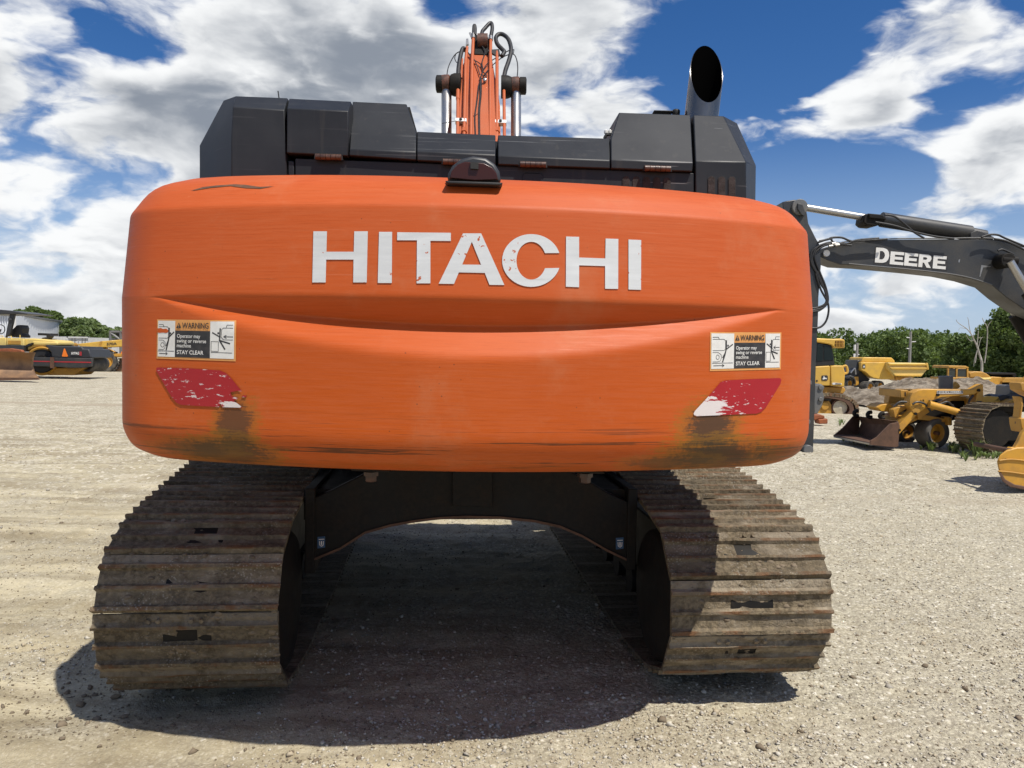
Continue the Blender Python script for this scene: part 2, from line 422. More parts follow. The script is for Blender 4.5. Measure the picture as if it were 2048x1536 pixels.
col = t.mix(t.m('MULTIPLY', t.ss(s2, 0.84, 0.95), 0.22), col, (0.62, 0.56, 0.45))
nf = t.noise(oc, 55, 5, 0.75); col = t.mix(t.m('MULTIPLY', t.ss(nf, 0.50, 0.34), 0.32), col, (0.17, 0.135, 0.095))
vf = t.vor(oc, 17.0, 'F1', 'Color'); vfd = t.vor(oc, 17.0, 'F1', 'Distance'); vs_ = t.sep(vf)[0]
farw = t.ss(y_, 6.0, 13.0)
col = t.mix(t.m('MULTIPLY', t.m('MULTIPLY', t.ss(vs_, 0.62, 0.85), t.ss(vfd, 0.6, 0.3)), t.m('MULTIPLY', farw, 0.75)), col, (0.72, 0.67, 0.56))
col = t.mix(t.m('MULTIPLY', t.m('MULTIPLY', t.ss(vs_, 0.30, 0.12), t.ss(vfd, 0.6, 0.3)), t.m('MULTIPLY', farw, 0.70)), col, (0.20, 0.165, 0.12))
col = t.mix(t.m('MULTIPLY', t.ss(t.noise(oc, 0.9, 5, 0.65), 0.58, 0.72), 0.40), col, (0.26, 0.215, 0.155))
far1 = t.noise(t.vm('MULTIPLY', oc, (1.0, 1.0, 1.0)), 1.7, 8, 0.78)
col = t.mix(t.m('MULTIPLY', t.ss(far1, 0.50, 0.66), t.ss(y_, 7.0, 16.0, 0.15, 0.75)), col, (0.63, 0.57, 0.45))
col = t.mix(t.m('MULTIPLY', t.ss(far1, 0.46, 0.34), t.ss(y_, 7.0, 16.0, 0.1, 0.65)), col, (0.24, 0.20, 0.15))
col = t.mix(t.m('MULTIPLY', t.ss(t.noise(t.vm('MULTIPLY', oc, (0.05, 0.30, 1.0)), 1.0, 5, 0.65), 0.56, 0.68), t.ss(y_, 5.0, 12.0, 0.1, 0.6)), col, (0.30, 0.24, 0.165))
t.put(bs.inputs['Base Color'], col); bs.inputs['Roughness'].default_value = 0.92; bs.inputs['Specular IOR Level'].default_value = 0.2
hgt = t.m('ADD', t.m('MULTIPLY', t.m('SUBTRACT', 1.0, v1d), t.m('MULTIPLY', grav, 0.9)), t.m('ADD', t.m('MULTIPLY', t.noise(oc, 26, 7, 0.7), 1.2), t.m('MULTIPLY', t.m('SUBTRACT', 1.0, v2d), 0.35)))
t.put(bs.inputs['Normal'], t.bump(hgt, 0.6, 0.016))
M_ground = m
me = np_mesh('ground', co, quads, 4); me.materials.append(M_ground)
me.polygons.foreach_set('use_smooth', [True] * len(me.polygons))
ground = bpy.data.objects.new('ground', me); COL.objects.link(ground); ground['kind'] = 'structure'

# loose crushed stone lying on the yard
def scatter(name, n, mats, sizefn, posfn, seed, fine=False):
    g = np.random.default_rng(seed)
    base = np.array([[1, 0, 0], [-1, 0, 0], [0, 1, 0], [0, -1, 0], [0, 0, 1], [0, 0, -1]], float)
    fc = np.array([[0, 2, 4], [2, 1, 4], [1, 3, 4], [3, 0, 4], [2, 0, 5], [1, 2, 5], [3, 1, 5], [0, 3, 5]])
    if fine:
        vl = [tuple(q) for q in base]; nf_ = []
        for a, b, c in fc:
            ids = []
            for i, j in ((a, b), (b, c), (c, a)):
                q = base[i] + base[j]; q = tuple(np.round(q / np.linalg.norm(q), 5))
                if q not in vl: vl.append(q)
                ids.append(vl.index(q))
            nf_ += [[a, ids[0], ids[2]], [ids[0], b, ids[1]], [ids[2], ids[1], c], ids]
        base = np.array(vl); fc = np.array(nf_)
    nb, nfc = len(base), len(fc)
    px, py = posfn(g, n); n = len(px); sz = sizefn(g, n)
    v = base[None] * (0.7 + 0.6 * g.random((n, nb, 1))) + g.normal(0, 0.13, (n, nb, 3))
    v = v * np.stack([np.ones(n), 0.6 + 0.4 * g.random(n), 0.45 + 0.35 * g.random(n)], 1)[:, None, :]
    a = g.random(n) * 6.283; ca, sa = np.cos(a), np.sin(a); b = g.normal(0, 0.35, n); cb, sb = np.cos(b), np.sin(b)
    x, y, z = v[..., 0], v[..., 1], v[..., 2]
    y, z = y * cb[:, None] - z * sb[:, None], y * sb[:, None] + z * cb[:, None]
    x, y = x * ca[:, None] - y * sa[:, None], x * sa[:, None] + y * ca[:, None]
    co = np.stack([x, y, z], -1) * sz[:, None, None]
    co += np.stack([px, py, terrain(px, py) + sz * 0.22], 1)[:, None, :]
    f = (fc[None] + (np.arange(n) * nb)[:, None, None]).reshape(-1, 3).astype(np.int32)
    me = np_mesh(name, co.reshape(-1, 3).astype(np.float32), f, 3)
    for q in mats: me.materials.append(q)
    if len(mats) > 1: me.polygons.foreach_set('material_index', np.repeat(g.choice(len(mats), n, p=[.42, .36, .22]), nfc).astype(np.int32))
    o = bpy.data.objects.new(name, me); COL.objects.link(o); o['kind'] = 'stuff'; return o
def stone_mat(name, c1, c2):
    m, t, bs, oc = base_mat(name)
    t.put(bs.inputs['Base Color'], t.mix(t.noise(oc, 9, 5, 0.7), c1, c2)); bs.inputs['Roughness'].default_value = 0.9
    bs.inputs['Specular IOR Level'].default_value = 0.2
    t.put(bs.inputs['Normal'], t.bump(t.noise(oc, 160, 3, 0.6), 0.4, 0.004)); return m
M_st1 = stone_mat('pale_limestone', (0.36, 0.325, 0.26), (0.68, 0.64, 0.55))
M_st2 = stone_mat('tan_limestone', (0.29, 0.235, 0.16), (0.54, 0.465, 0.34))
M_st3 = stone_mat('grey_limestone', (0.22, 0.20, 0.165), (0.48, 0.44, 0.375))
M_mud = stone_mat('dried_mud', (0.10, 0.078, 0.055), (0.27, 0.215, 0.15))
def pos_gravel(g, n):
    y = 2.7 + 17 * g.random(n) ** 1.9; x = (g.random(n) * 2 - 1) * (y * 0.78 + 0.6)
    d = fbm(x * 0.9, y * 0.9, 3, 77) + 0.16 * np.clip(x / 3, -0.12, 1) + 0.16 * np.clip((3.7 - y), 0, 1) + 0.16 * np.clip((y - 9) / 5, 0, 1)
    k = d > 0.33 + 0.30 * g.random(n); return x[k], y[k]
scatter('gravel', 125000, [M_st1, M_st2, M_st3], lambda g, n: 0.003 + 0.0085 * g.random(n) ** 2.4 + 0.012 * (g.random(n) > 0.985), pos_gravel, 5)
def pos_clod(g, n):
    cs = np.array([(-2.55, 4.35, .22, 40), (-3.1, 4.35, .22, 26), (-1.15, 3.62, .55, 30), (-.1, 4.6, .9, 30), (2.3, 5.2, .5, 34), (2.9, 4.5, .45, 26), (.75, 3.35, .25, 14),
                   (1.3, 3.3, .3, 14), (-.35, 5.6, 1.0, 40), (-4.6, 8, 2.0, 30), (-1.2, 4.05, .8, 40), (1.3, 4.1, .5, 22), (2.4, 3.4, .6, 16), (-2.2, 4.0, .25, 24)])
    xs, ys = [], []
    for c in cs:
        k = int(c[3]); xs.append(.9 * c[0] + g.normal(0, c[2], k)); ys.append(.9 * c[1] + g.normal(0, c[2] * 0.45, k))
    return np.concatenate(xs), np.concatenate(ys)
scatter('mud_crumbs', 0, [M_mud], lambda g, n: 0.005 + 0.022 * g.random(n) ** 3.0, pos_clod, 8, True)

def pos_dirt(g, n):
    y = 2.5 + 12 * g.random(n) ** 1.8; x = (g.random(n) * 2 - 1) * (y * 0.78 + 0.6)
    k = fbm(x * 1.3 + 9, y * 2.2, 4, 91) > 0.40 + 0.22 * g.random(n); return x[k], y[k]
scatter('dirt_crumbs', 60000, [M_mud], lambda g, n: 0.0025 + 0.0065 * g.random(n) ** 2.2, pos_dirt, 15)

# ------------------------------------------------------------------ the big orange excavator
EX = thing('excavator', 'large orange crawler excavator seen from behind with white letters on its scuffed counterweight', 'excavator',
           UM @ Matrix.Translation((0, 3.6, 0)))
EXI = WMI[EX.name]

# counterweight: one vertical section swept round the tail
RA, XE, WH = 3.4, 1.225, 1.466
thE = math.asin(XE / RA); rc = (WH - XE) / (1 - math.sin(thE))
plan = []
NA = 84
for i in range(NA + 1):
    a = -thE + 2 * thE * i / NA
    plan.append((RA * math.sin(a), RA - RA * math.cos(a), -math.sin(a), math.cos(a)))
ex_, ey_ = XE, RA - RA * math.cos(thE)
ccx, ccy = ex_ - rc * math.sin(thE), ey_ + rc * math.cos(thE)
corner = []
NCn = 22
for i in range(1, NCn + 1):
    a = thE + (math.pi / 2 - thE) * i / NCn
    corner.append((ccx + rc * math.sin(a), ccy - rc * math.cos(a), -math.sin(a), math.cos(a)))
corner += [(WH, ccy + 0.2, -1, 0), (WH, ccy + 0.55, -1, 0), (WH - 0.02, ccy + 0.9, -1, 0)]
plan = [(-x, y, -nx, ny) for (x, y, nx, ny) in reversed(corner)] + plan + corner
Z_ = lambda px, py, yl: (UMI @ U(px, py, yl)).z
zc_ = Z_(935, 412, 0.035); zt_ = Z_(935, 597, 0); zv0 = Z_(938, 651, 0.07); zl0 = Z_(938, 714, -0.006)
zb_ = Z_(935, 888, 0)
XM = 1.235
def profile(x):
    q = max(0.0, 1 - (x / XM) ** 2)
    zv = zt_ - max((zt_ - zv0) * q, 0.006); zl = zt_ - max((zt_ - zl0) * q, 0.014)
    lf = .020 * min(1.0, max(0.0, -x / 1.1)); C = [(.36, zc_ + .163 + lf, 0), (.27, zc_ + .152 + lf, .06), (.11, zc_ + .095 + lf * .9, .06), (.032, zc_, .012), (0, zt_, .016), (.072 * q, zv, .006), (-.008 * q, zl, .022),
         (0, zb_, .05), (.035, zb_ - .075, .05), (.12, zb_ - .118, .08), (.36, zb_ - .158, 0)]
    out = [C[0][:2]]
    cur = Vector(C[0][:2])
    for i in range(1, len(C)):
        p = Vector(C[i][:2]); ln = (p - cur).length
        if i < len(C) - 1:
            nx_ = Vector(C[i + 1][:2]); r = min(C[i][2], 0.42 * (p - Vector(C[i - 1][:2])).length, 0.42 * (nx_ - p).length)
            a = p + (Vector(C[i - 1][:2]) - p).normalized() * r; b = p + (nx_ - p).normalized() * r
        else: a = p; b = None
        for k in (0.04, 0.2, 0.4, 0.6, 0.8, 0.96): out.append(tuple(cur.lerp(a, k)))
        out.append(tuple(a))
        if b is not None:
            for k in (0.25, 0.5, 0.75): out.append(tuple(a * (1 - k) ** 2 + p * 2 * k * (1 - k) + b * k * k))
            out.append(tuple(b)); cur = b
    return out
cv = []; cf = []
for (x, y, nx, ny) in plan:
    pr = profile(x); NP = len(pr)
    for (d, z) in pr: cv.append(UM @ Vector((x + nx * d, y + ny * d, z)))
for i in range(len(plan) - 1):
    for j in range(NP - 1):
        cf.append((i * NP + j, i * NP + j + 1, (i + 1) * NP + j + 1, (i + 1) * NP + j))
cf.append(tuple(i * NP for i in range(len(plan)))); cf.append(tuple(i * NP + NP - 1 for i in range(len(plan) - 1, -1, -1)))
CWB = BVHTree.FromPolygons(cv, cf[:-2])
def cw(px, py, off=0.003):
    d = ray(px, py).normalized(); h, n, i, l = CWB.ray_cast(CO, d)
    if h is None: return at(px, py, 2.9)
    if n.dot(d) > 0: n = -n
    return h + n * off
def exo(p): return EXI @ p

m, t, bs, oc = base_mat('scuffed_orange_paint')
x_, y_, z_ = t.sep(oc)
n1 = t.noise(oc, 1.6, 5, 0.6)
sv = t.vm('MULTIPLY', oc, (5.0, 5.0, 130.0)); st = t.noise(sv, 1.0, 6, 0.7)
sv2 = t.vm('MULTIPLY', oc, (7.0, 7.0, 330.0)); st2 = t.noise(sv2, 1.0, 5, 0.7)
sv3 = t.vm('MULTIPLY', oc, (2.2, 2.2, 170.0)); st3 = t.noise(sv3, 1.0, 3, 0.6)
c = t.mix(t.ss(z_, zb_ - 0.05, zc_ + 0.12), (0.485, 0.083, 0.004), (0.485, 0.086, 0.016))       # chalked, sun-faded towards the top
c = t.mix(t.m('MULTIPLY', t.ss(st, 0.35, 0.70), 0.55), c, (0.52, 0.116, 0.034))
c = t.mix(t.m('MULTIPLY', t.ss(st2, 0.50, 0.70), 0.50), c, (0.36, 0.056, 0.006))
c = t.mix(t.m('MULTIPLY', t.ss(n1, 0.52, 0.72), 0.25), c, (0.53, 0.128, 0.042))
c = t.mix(t.m('MULTIPLY', t.ss(t.noise(oc, 0.9, 3, 0.5), 0.40, 0.62), 0.22), c, (0.39, 0.060, 0.005))
spk = t.m('MULTIPLY', t.ss(t.vor(oc, 24, 'F1', 'Distance'), 0.085, 0.05), t.ss(t.noise(oc, 4.0, 3), 0.52, 0.60)); c = t.mix(t.m('MULTIPLY', spk, 0.7), c, (0.10, 0.035, 0.015))
gr = t.m('MULTIPLY', t.ss(t.noise(t.vm('MULTIPLY', oc, (3.0, 3.0, 26.0)), 1.0, 6, 0.75, 1.2), 0.68, 0.70), t.ss(t.noise(oc, 1.3, 3), 0.48, 0.58)); c = t.mix(t.m('MULTIPLY', gr, 0.55), c, (0.60, 0.20, 0.09))
dust = t.m('MULTIPLY', t.ss(t.noise(oc, 2.2, 6, 0.72), 0.50, 0.70), 0.16); c = t.mix(dust, c, (0.50, 0.27, 0.15))
# fine pale scratches and dark scrapes
c = t.mix(t.m('MULTIPLY', t.m('MULTIPLY', t.ss(st3, 0.66, 0.72), t.ss(t.noise(oc, 1.7, 3), .50, .62)), 0.28), c, (0.62, 0.31, 0.2))
vert = t.noise(t.vm('MULTIPLY', oc, (70.0, 70.0, 3.0)), 1.0, 3, 0.6)
c = t.mix(t.m('MULTIPLY', t.m('MULTIPLY', t.ss(vert, 0.72, 0.75), t.ss(t.noise(oc, 2.4, 3), 0.52, 0.66)), 0.45), c, (0.30, 0.06, 0.012))
lowm = t.ss(z_, zb_ + 0.14, zb_ - 0.03)
dk = t.noise(t.vm('MULTIPLY', oc, (1.1, 1.1, 70.0)), 1.0, 5, 0.72)
c = t.mix(t.m('MULTIPLY', t.ss(dk, 0.56, 0.62), t.m('MULTIPLY', lowm, 0.85)), c, (0.07, 0.03, 0.012))
dk2 = t.m('MULTIPLY', t.ss(dk, 0.655, 0.69), t.ss(t.noise(oc, 3.0, 4), 0.5, 0.62))
c = t.mix(t.m('MULTIPLY', dk2, 0.6), c, (0.16, 0.05, 0.015))
# soot and heat stains low on both corners
wob = t.m('MULTIPLY', t.m('SUBTRACT', t.noise(oc, 9, 5, 0.7), 0.5), 0.16)
wob2 = t.m('MULTIPLY', t.m('SUBTRACT', t.noise(t.vm('MULTIPLY', oc, (7, 7, 170)), 1.0, 5, 0.75), 0.5), 0.17)
def spot(px, py, sx, sz):
    p = exo(cw(px, py))
    a = t.m('MULTIPLY', t.m('SUBTRACT', x_, p.x), 1 / sx); b = t.m('MULTIPLY', t.m('SUBTRACT', z_, p.z), 1 / sz)
    return t.m('SQRT', t.m('ADD', t.m('MULTIPLY', a, a), t.m('MULTIPLY', b, b)))
for (px, py, sx, sz, kk) in ((470, 850, .09, .115, .85), (455, 905, .21, .075, .9), (385, 897, .20, .05, .55), (1420, 862, .13, .12, 1.0), (1440, 912, .27, .085, .95), (1345, 925, .22, .045, .6), (1560, 905, .16, .05, .45)):
    d = t.m('ADD', t.m('ADD', spot(px, py, sx, sz), t.m('MULTIPLY', wob, 4.5)), t.m('ADD', t.m('MULTIPLY', wob2, 8.0), t.m('MULTIPLY', t.m('SUBTRACT', t.noise(oc, 48, 4, 0.7), 0.5), 0.9)))
    c = t.mix(t.m('MULTIPLY', t.ss(d, 1.25, 0.95), 0.55 * kk), c, (0.27, 0.125, 0.014))
    c = t.mix(t.m('MULTIPLY', t.ss(d, 0.92, 0.50), 0.85 * kk), c, (0.040, 0.031, 0.022))
brn = t.ss(z_, zb_ - 0.045, zb_ - 0.13)
c = t.mix(t.m('MULTIPLY', t.m('MULTIPLY', brn, t.ss(t.noise(t.vm('MULTIPLY', oc, (2, 2, 14)), 1.0, 5, 0.7), 0.40, 0.60)), 0.50), c, (0.24, 0.10, 0.02))
t.put(bs.inputs['Base Color'], c)
t.put(bs.inputs['Roughness'], t.lin(st, 0.3, 0.7, 0.46, 0.64)); bs.inputs['Specular IOR Level'].default_value = 0.28
t.put(bs.inputs['Normal'], t.bump(t.m('ADD', t.m('MULTIPLY', st2, 0.6), t.noise(oc, 5, 4, 0.5)), 0.06, 0.01))
M_cw = m
mb = MB(); mb.add(cv, cf)
CW = mb.build('counterweight', M_cw, EX, angle=60)

# white maker's letters
m, t, bs, oc = base_mat('chipped_white_letters')
g1 = t.noise(oc, 26, 5, 0.7); g2 = t.noise(oc, 3.2, 2, 0.5)
w = t.mix(t.noise(t.vm('MULTIPLY', oc, (4, 4, 60)), 1.0, 5, 0.7), (0.47, 0.48, 0.48), (0.64, 0.65, 0.65))
w = t.mix(t.ss(t.noise(t.vm('MULTIPLY', oc, (90, 90, 4)), 1.0, 3, .6), .66, .72, 0, .35), w, (0.5, 0.47, 0.45))
chip = t.m('MULTIPLY', t.ss(t.noise(oc, 52, 3, 0.55), 0.655, 0.67), t.ss(t.noise(oc, 5.5, 2, 0.5), 0.53, 0.60))
t.put(bs.inputs['Base Color'], t.mix(chip, w, (0.42, 0.085, 0.02))); bs.inputs['Roughness'].default_value = 0.42
M_letter = m
LP = lambda x, y: (580 + x * 0.37109, 420 + y * 0.37109)
H1 = [(128, 116), (200, 116), (197, 226), (345, 226), (348, 116), (420, 116), (414, 391), (342, 391), (344, 268), (196, 268), (193, 391), (122, 391)]
I1 = [(481, 119), (551, 119), (549, 394), (474, 394)]
T1 = [(579, 121), (867, 124), (867, 168), (757, 167), (757, 396), (683, 396), (685, 164), (578, 164)]
A1 = [(933, 127), (1030, 127), (1155, 405), (1075, 404), (1050, 340), (910, 337), (884, 399), (802, 398)]
A1h = [(980, 172), (1030, 296), (928, 295)]
C1 = []
a0 = math.radians(16.4); a1 = math.radians(23.5)
for i in range(49):
    a = a0 + (2 * math.pi - 2 * a0) * i / 48; C1.append((1300 + 157 * math.cos(a), 273 - 142 * math.sin(a)))
for i in range(41):
    a = 2 * math.pi - a1 - (2 * math.pi - 2 * a1) * i / 40; C1.append((1300 + 80 * math.cos(a), 274 - 102 * math.sin(a)))
H2 = [(1487, 144), (1557, 146), (1557, 257), (1698, 262), (1700, 155), (1768, 157), (1767, 426), (1697, 425), (1697, 303), (1557, 299), (1557, 417), (1486, 414)]
I2 = [(1823, 160), (1891, 163), (1890, 431), (1823, 429)]
def flat_poly(mb, outer, holes, fn, th=0.0025, sub=0):
    """a thin sticker: outline polygon (2D) with holes, mapped into the place by fn(x, y, offset)"""
    loops = [outer] + holes
    flat = [tuple(p[:2]) for lp in loops for p in lp]
    tris = [tuple(q) for q in tessellate_polygon([[Vector((p[0], p[1], 0)) for p in lp] for lp in loops])]
    pts2 = list(flat)
    for _ in range(sub):
        mid = {}; nt_ = []
        def mp(i, j):
            k = (min(i, j), max(i, j))
            if k not in mid: mid[k] = len(pts2); pts2.append(((pts2[i][0] + pts2[j][0]) / 2, (pts2[i][1] + pts2[j][1]) / 2))
            return mid[k]
        for a, b, c in tris:
            ab, bc, ca = mp(a, b), mp(b, c), mp(c, a); nt_ += [(a, ab, ca), (ab, b, bc), (ca, bc, c), (ab, bc, ca)]
        tris = nt_
    n = len(pts2); vs = [fn(p[0], p[1], th) for p in pts2]; fs = list(tris)
    if sub == 0:
        vs += [fn(p[0], p[1], 0.0) for p in flat]; k = 0
        for lp in loops:
            for i in range(len(lp)):
                a, b = k + i, k + (i + 1) % len(lp); fs.append((a, b, n + b, n + a))
            k += len(lp)
    mb.add(vs, fs)
for poly, hole in ((H1, []), (I1, []), (T1, []), (A1, [A1h]), (C1, []), (H2, []), (I2, [])):
    mb = MB()
    dens = []
    for i in range(len(poly)):
        p, q = poly[i], poly[(i + 1) % len(poly)]; k = max(1, int(math.hypot(q[0] - p[0], q[1] - p[1]) // 120))
        dens += [(p[0] + (q[0] - p[0]) * s / k, p[1] + (q[1] - p[1]) * s / k) for s in range(k)]
    flat_poly(mb, dens, hole, lambda x, y, o: cw(*LP(x, y), 0.0008 + o))
    mb.build('letter', M_letter, CW, angle=20)

# red corner markers, worn
def red_mat(name, px, py, sx, sz, thr):
    m, t, bs, oc = base_mat(name); x_, y_, z_ = t.sep(oc); p = exo(cw(px, py))
    a = t.m('MULTIPLY', t.m('SUBTRACT', x_, p.x), 1 / sx); b = t.m('MULTIPLY', t.m('SUBTRACT', z_, p.z), 1 / sz)
    d = t.m('SQRT', t.m('ADD', t.m('MULTIPLY', a, a), t.m('MULTIPLY', b, b)))
    nz = t.noise(t.vm('MULTIPLY', oc, (14, 14, 60)), 1.0, 6, 0.72)
    wear = t.ss(t.m('ADD', t.m('SUBTRACT', 1.0, d), t.m('MULTIPLY', t.m('SUBTRACT', nz, 0.5), 3.4)), 0.0, 0.06)
    sc = t.m('MULTIPLY', t.ss(t.noise(t.vm('MULTIPLY', oc, (16, 16, 50)), 1.3, 5, 0.7), thr, thr + 0.02), 0.85)
    r = t.mix(t.noise(oc, 12, 4), (0.31, 0.005, 0.010), (0.37, 0.008, 0.014))
    c = t.mix(t.m('MAXIMUM', wear, sc), r, (0.66, 0.60, 0.58)); t.put(bs.inputs['Base Color'], c); bs.inputs['Roughness'].default_value = 0.4
    return m
Q = 0.2344
RL = [(358, 668), (368, 661), (640, 668), (900, 686), (950, 708), (990, 745), (1088, 865), (1050, 860), (990, 872), (1002, 905), (1058, 922), (1015, 945), (1055, 972), (1092, 1003), (920, 999), (905, 968), (892, 998), (700, 988), (570, 980), (530, 962), (490, 915), (358, 690)]
RR = [(240, 968), (252, 945), (350, 840), (470, 700), (512, 686), (740, 674), (975, 666), (988, 680), (980, 715), (860, 910), (820, 952), (780, 968), (520, 980), (265, 990), (245, 982)]
mb = MB(); flat_poly(mb, RL, [], lambda x, y, o: cw(230 + x * Q, 580 + y * Q, 0.001 + o), sub=3)
mb.build('reflector_strip', red_mat('worn_red_strip', 462, 812, 0.045, 0.016, 0.60), CW, 20)
mb = MB(); flat_poly(mb, RR, [], lambda x, y, o: cw(1330 + x * Q, 600 + y * Q, 0.001 + o), sub=3)
mb.build('reflector_strip', red_mat('peeled_red_strip', 1408, 820, 0.105, 0.045, 0.63), CW, 20, label='red strip with its lower left corner worn white')
mb = MB(); flat_poly(mb, [(1085, 905), (1100, 897), (1125, 903), (1122, 915), (1088, 914)], [], lambda x, y, o: cw(230 + x * Q, 580 + y * Q, 0.001 + o))
mb.build('reflector_scrap', MATS['worn_red_strip'], CW, 20)
M_scrape = worn('scraped_bare_metal', (0.10, 0.055, 0.03), (0.22, 0.09, 0.04), 0.6, 0.6, scale=30)
mb = MB(); flat_poly(mb, [(5, 1030), (70, 1010), (150, 1000), (250, 993), (310, 996), (400, 1008), (480, 1004), (400, 1018), (320, 1015), (230, 1003), (120, 1013), (40, 1026)], [], lambda x, y, o: cw(380 + x * 0.3516, 20 + y * 0.3516, 0.0008 + o * 0.4), sub=2)
mb.build('scrape_mark', M_scrape, CW, 20)

# warning decals
def text_mesh(body, bold=0.0):
    cu = bpy.data.curves.new('text', 'FONT'); cu.body = body; cu.size = 1.0; cu.offset = bold; cu.resolution_u = 3; cu.space_character = 1.0
    o = bpy.data.objects.new('text', cu); COL.objects.link(o)
    dg = bpy.context.evaluated_depsgraph_get(); dg.update(); me = o.evaluated_get(dg).to_mesh()
    vs = [(v.co.x, v.co.y) for v in me.vertices]; fs = [tuple(p.vertices) for p in me.polygons]
    o.evaluated_get(dg).to_mesh_clear(); bpy.data.objects.remove(o); bpy.data.curves.remove(cu)
    return vs, fs
def put_text(mb, body, x0, x1, yb, h, fn, bold=0.0, off=0.0, cap=0.72):
    """text between x0 and x1 on base line yb (y runs down), capital height h"""
    vs, fs = text_mesh(body, bold)
    a = min(v[0] for v in vs); b = max(v[0] for v in vs)
    mb.add([fn(x0 + (v[0] - a) / (b - a) * (x1 - x0), yb - v[1] / cap * h, off) for v in vs], [tuple(reversed(f)) for f in fs])
def grid_quad(mb, u0, v0, u1, v1, fn, off, nu=12, nv=6):
    vs = [fn(u0 + (u1 - u0) * i / nu, v0 + (v1 - v0) * j / nv, off) for j in range(nv + 1) for i in range(nu + 1)]
    mb.add(vs, [(j * (nu + 1) + i, (j + 1) * (nu + 1) + i, (j + 1) * (nu + 1) + i + 1, j * (nu + 1) + i + 1) for j in range(nv) for i in range(nu)])
def stroke(mb, pts, w, fn, off, asp):
    for i in range(len(pts) - 1):
        (x0, y0), (x1, y1) = pts[i], pts[i + 1]; dx, dy = (x1 - x0) * asp, y1 - y0; ln = math.hypot(dx, dy) or 1e-6
        nx, ny = -dy / ln * w / 2 / asp, dx / ln * w / 2; ex, ey = dx / ln * w * 0.3 / asp, dy / ln * w * 0.3
        q = [(x0 - ex + nx, y0 - ey + ny), (x1 + ex + nx, y1 + ey + ny), (x1 + ex - nx, y1 + ey - ny), (x0 - ex - nx, y0 - ey - ny)]
        mb.add([fn(a, b, off) for a, b in q], [(0, 1, 2, 3)])
def ring(cx, cy, rx, ry, n=14, a0=0, a1=2 * math.pi): return [(cx + rx * math.cos(a0 + (a1 - a0) * i / n), cy + ry * math.sin(a0 + (a1 - a0) * i / n)) for i in range(n + 1)]
M_decalwhite = worn('scratched_white_print', (0.76, 0.75, 0.71), (0.42, 0.37, 0.32), 0.30, 0.45, scale=18, bump=0.0)
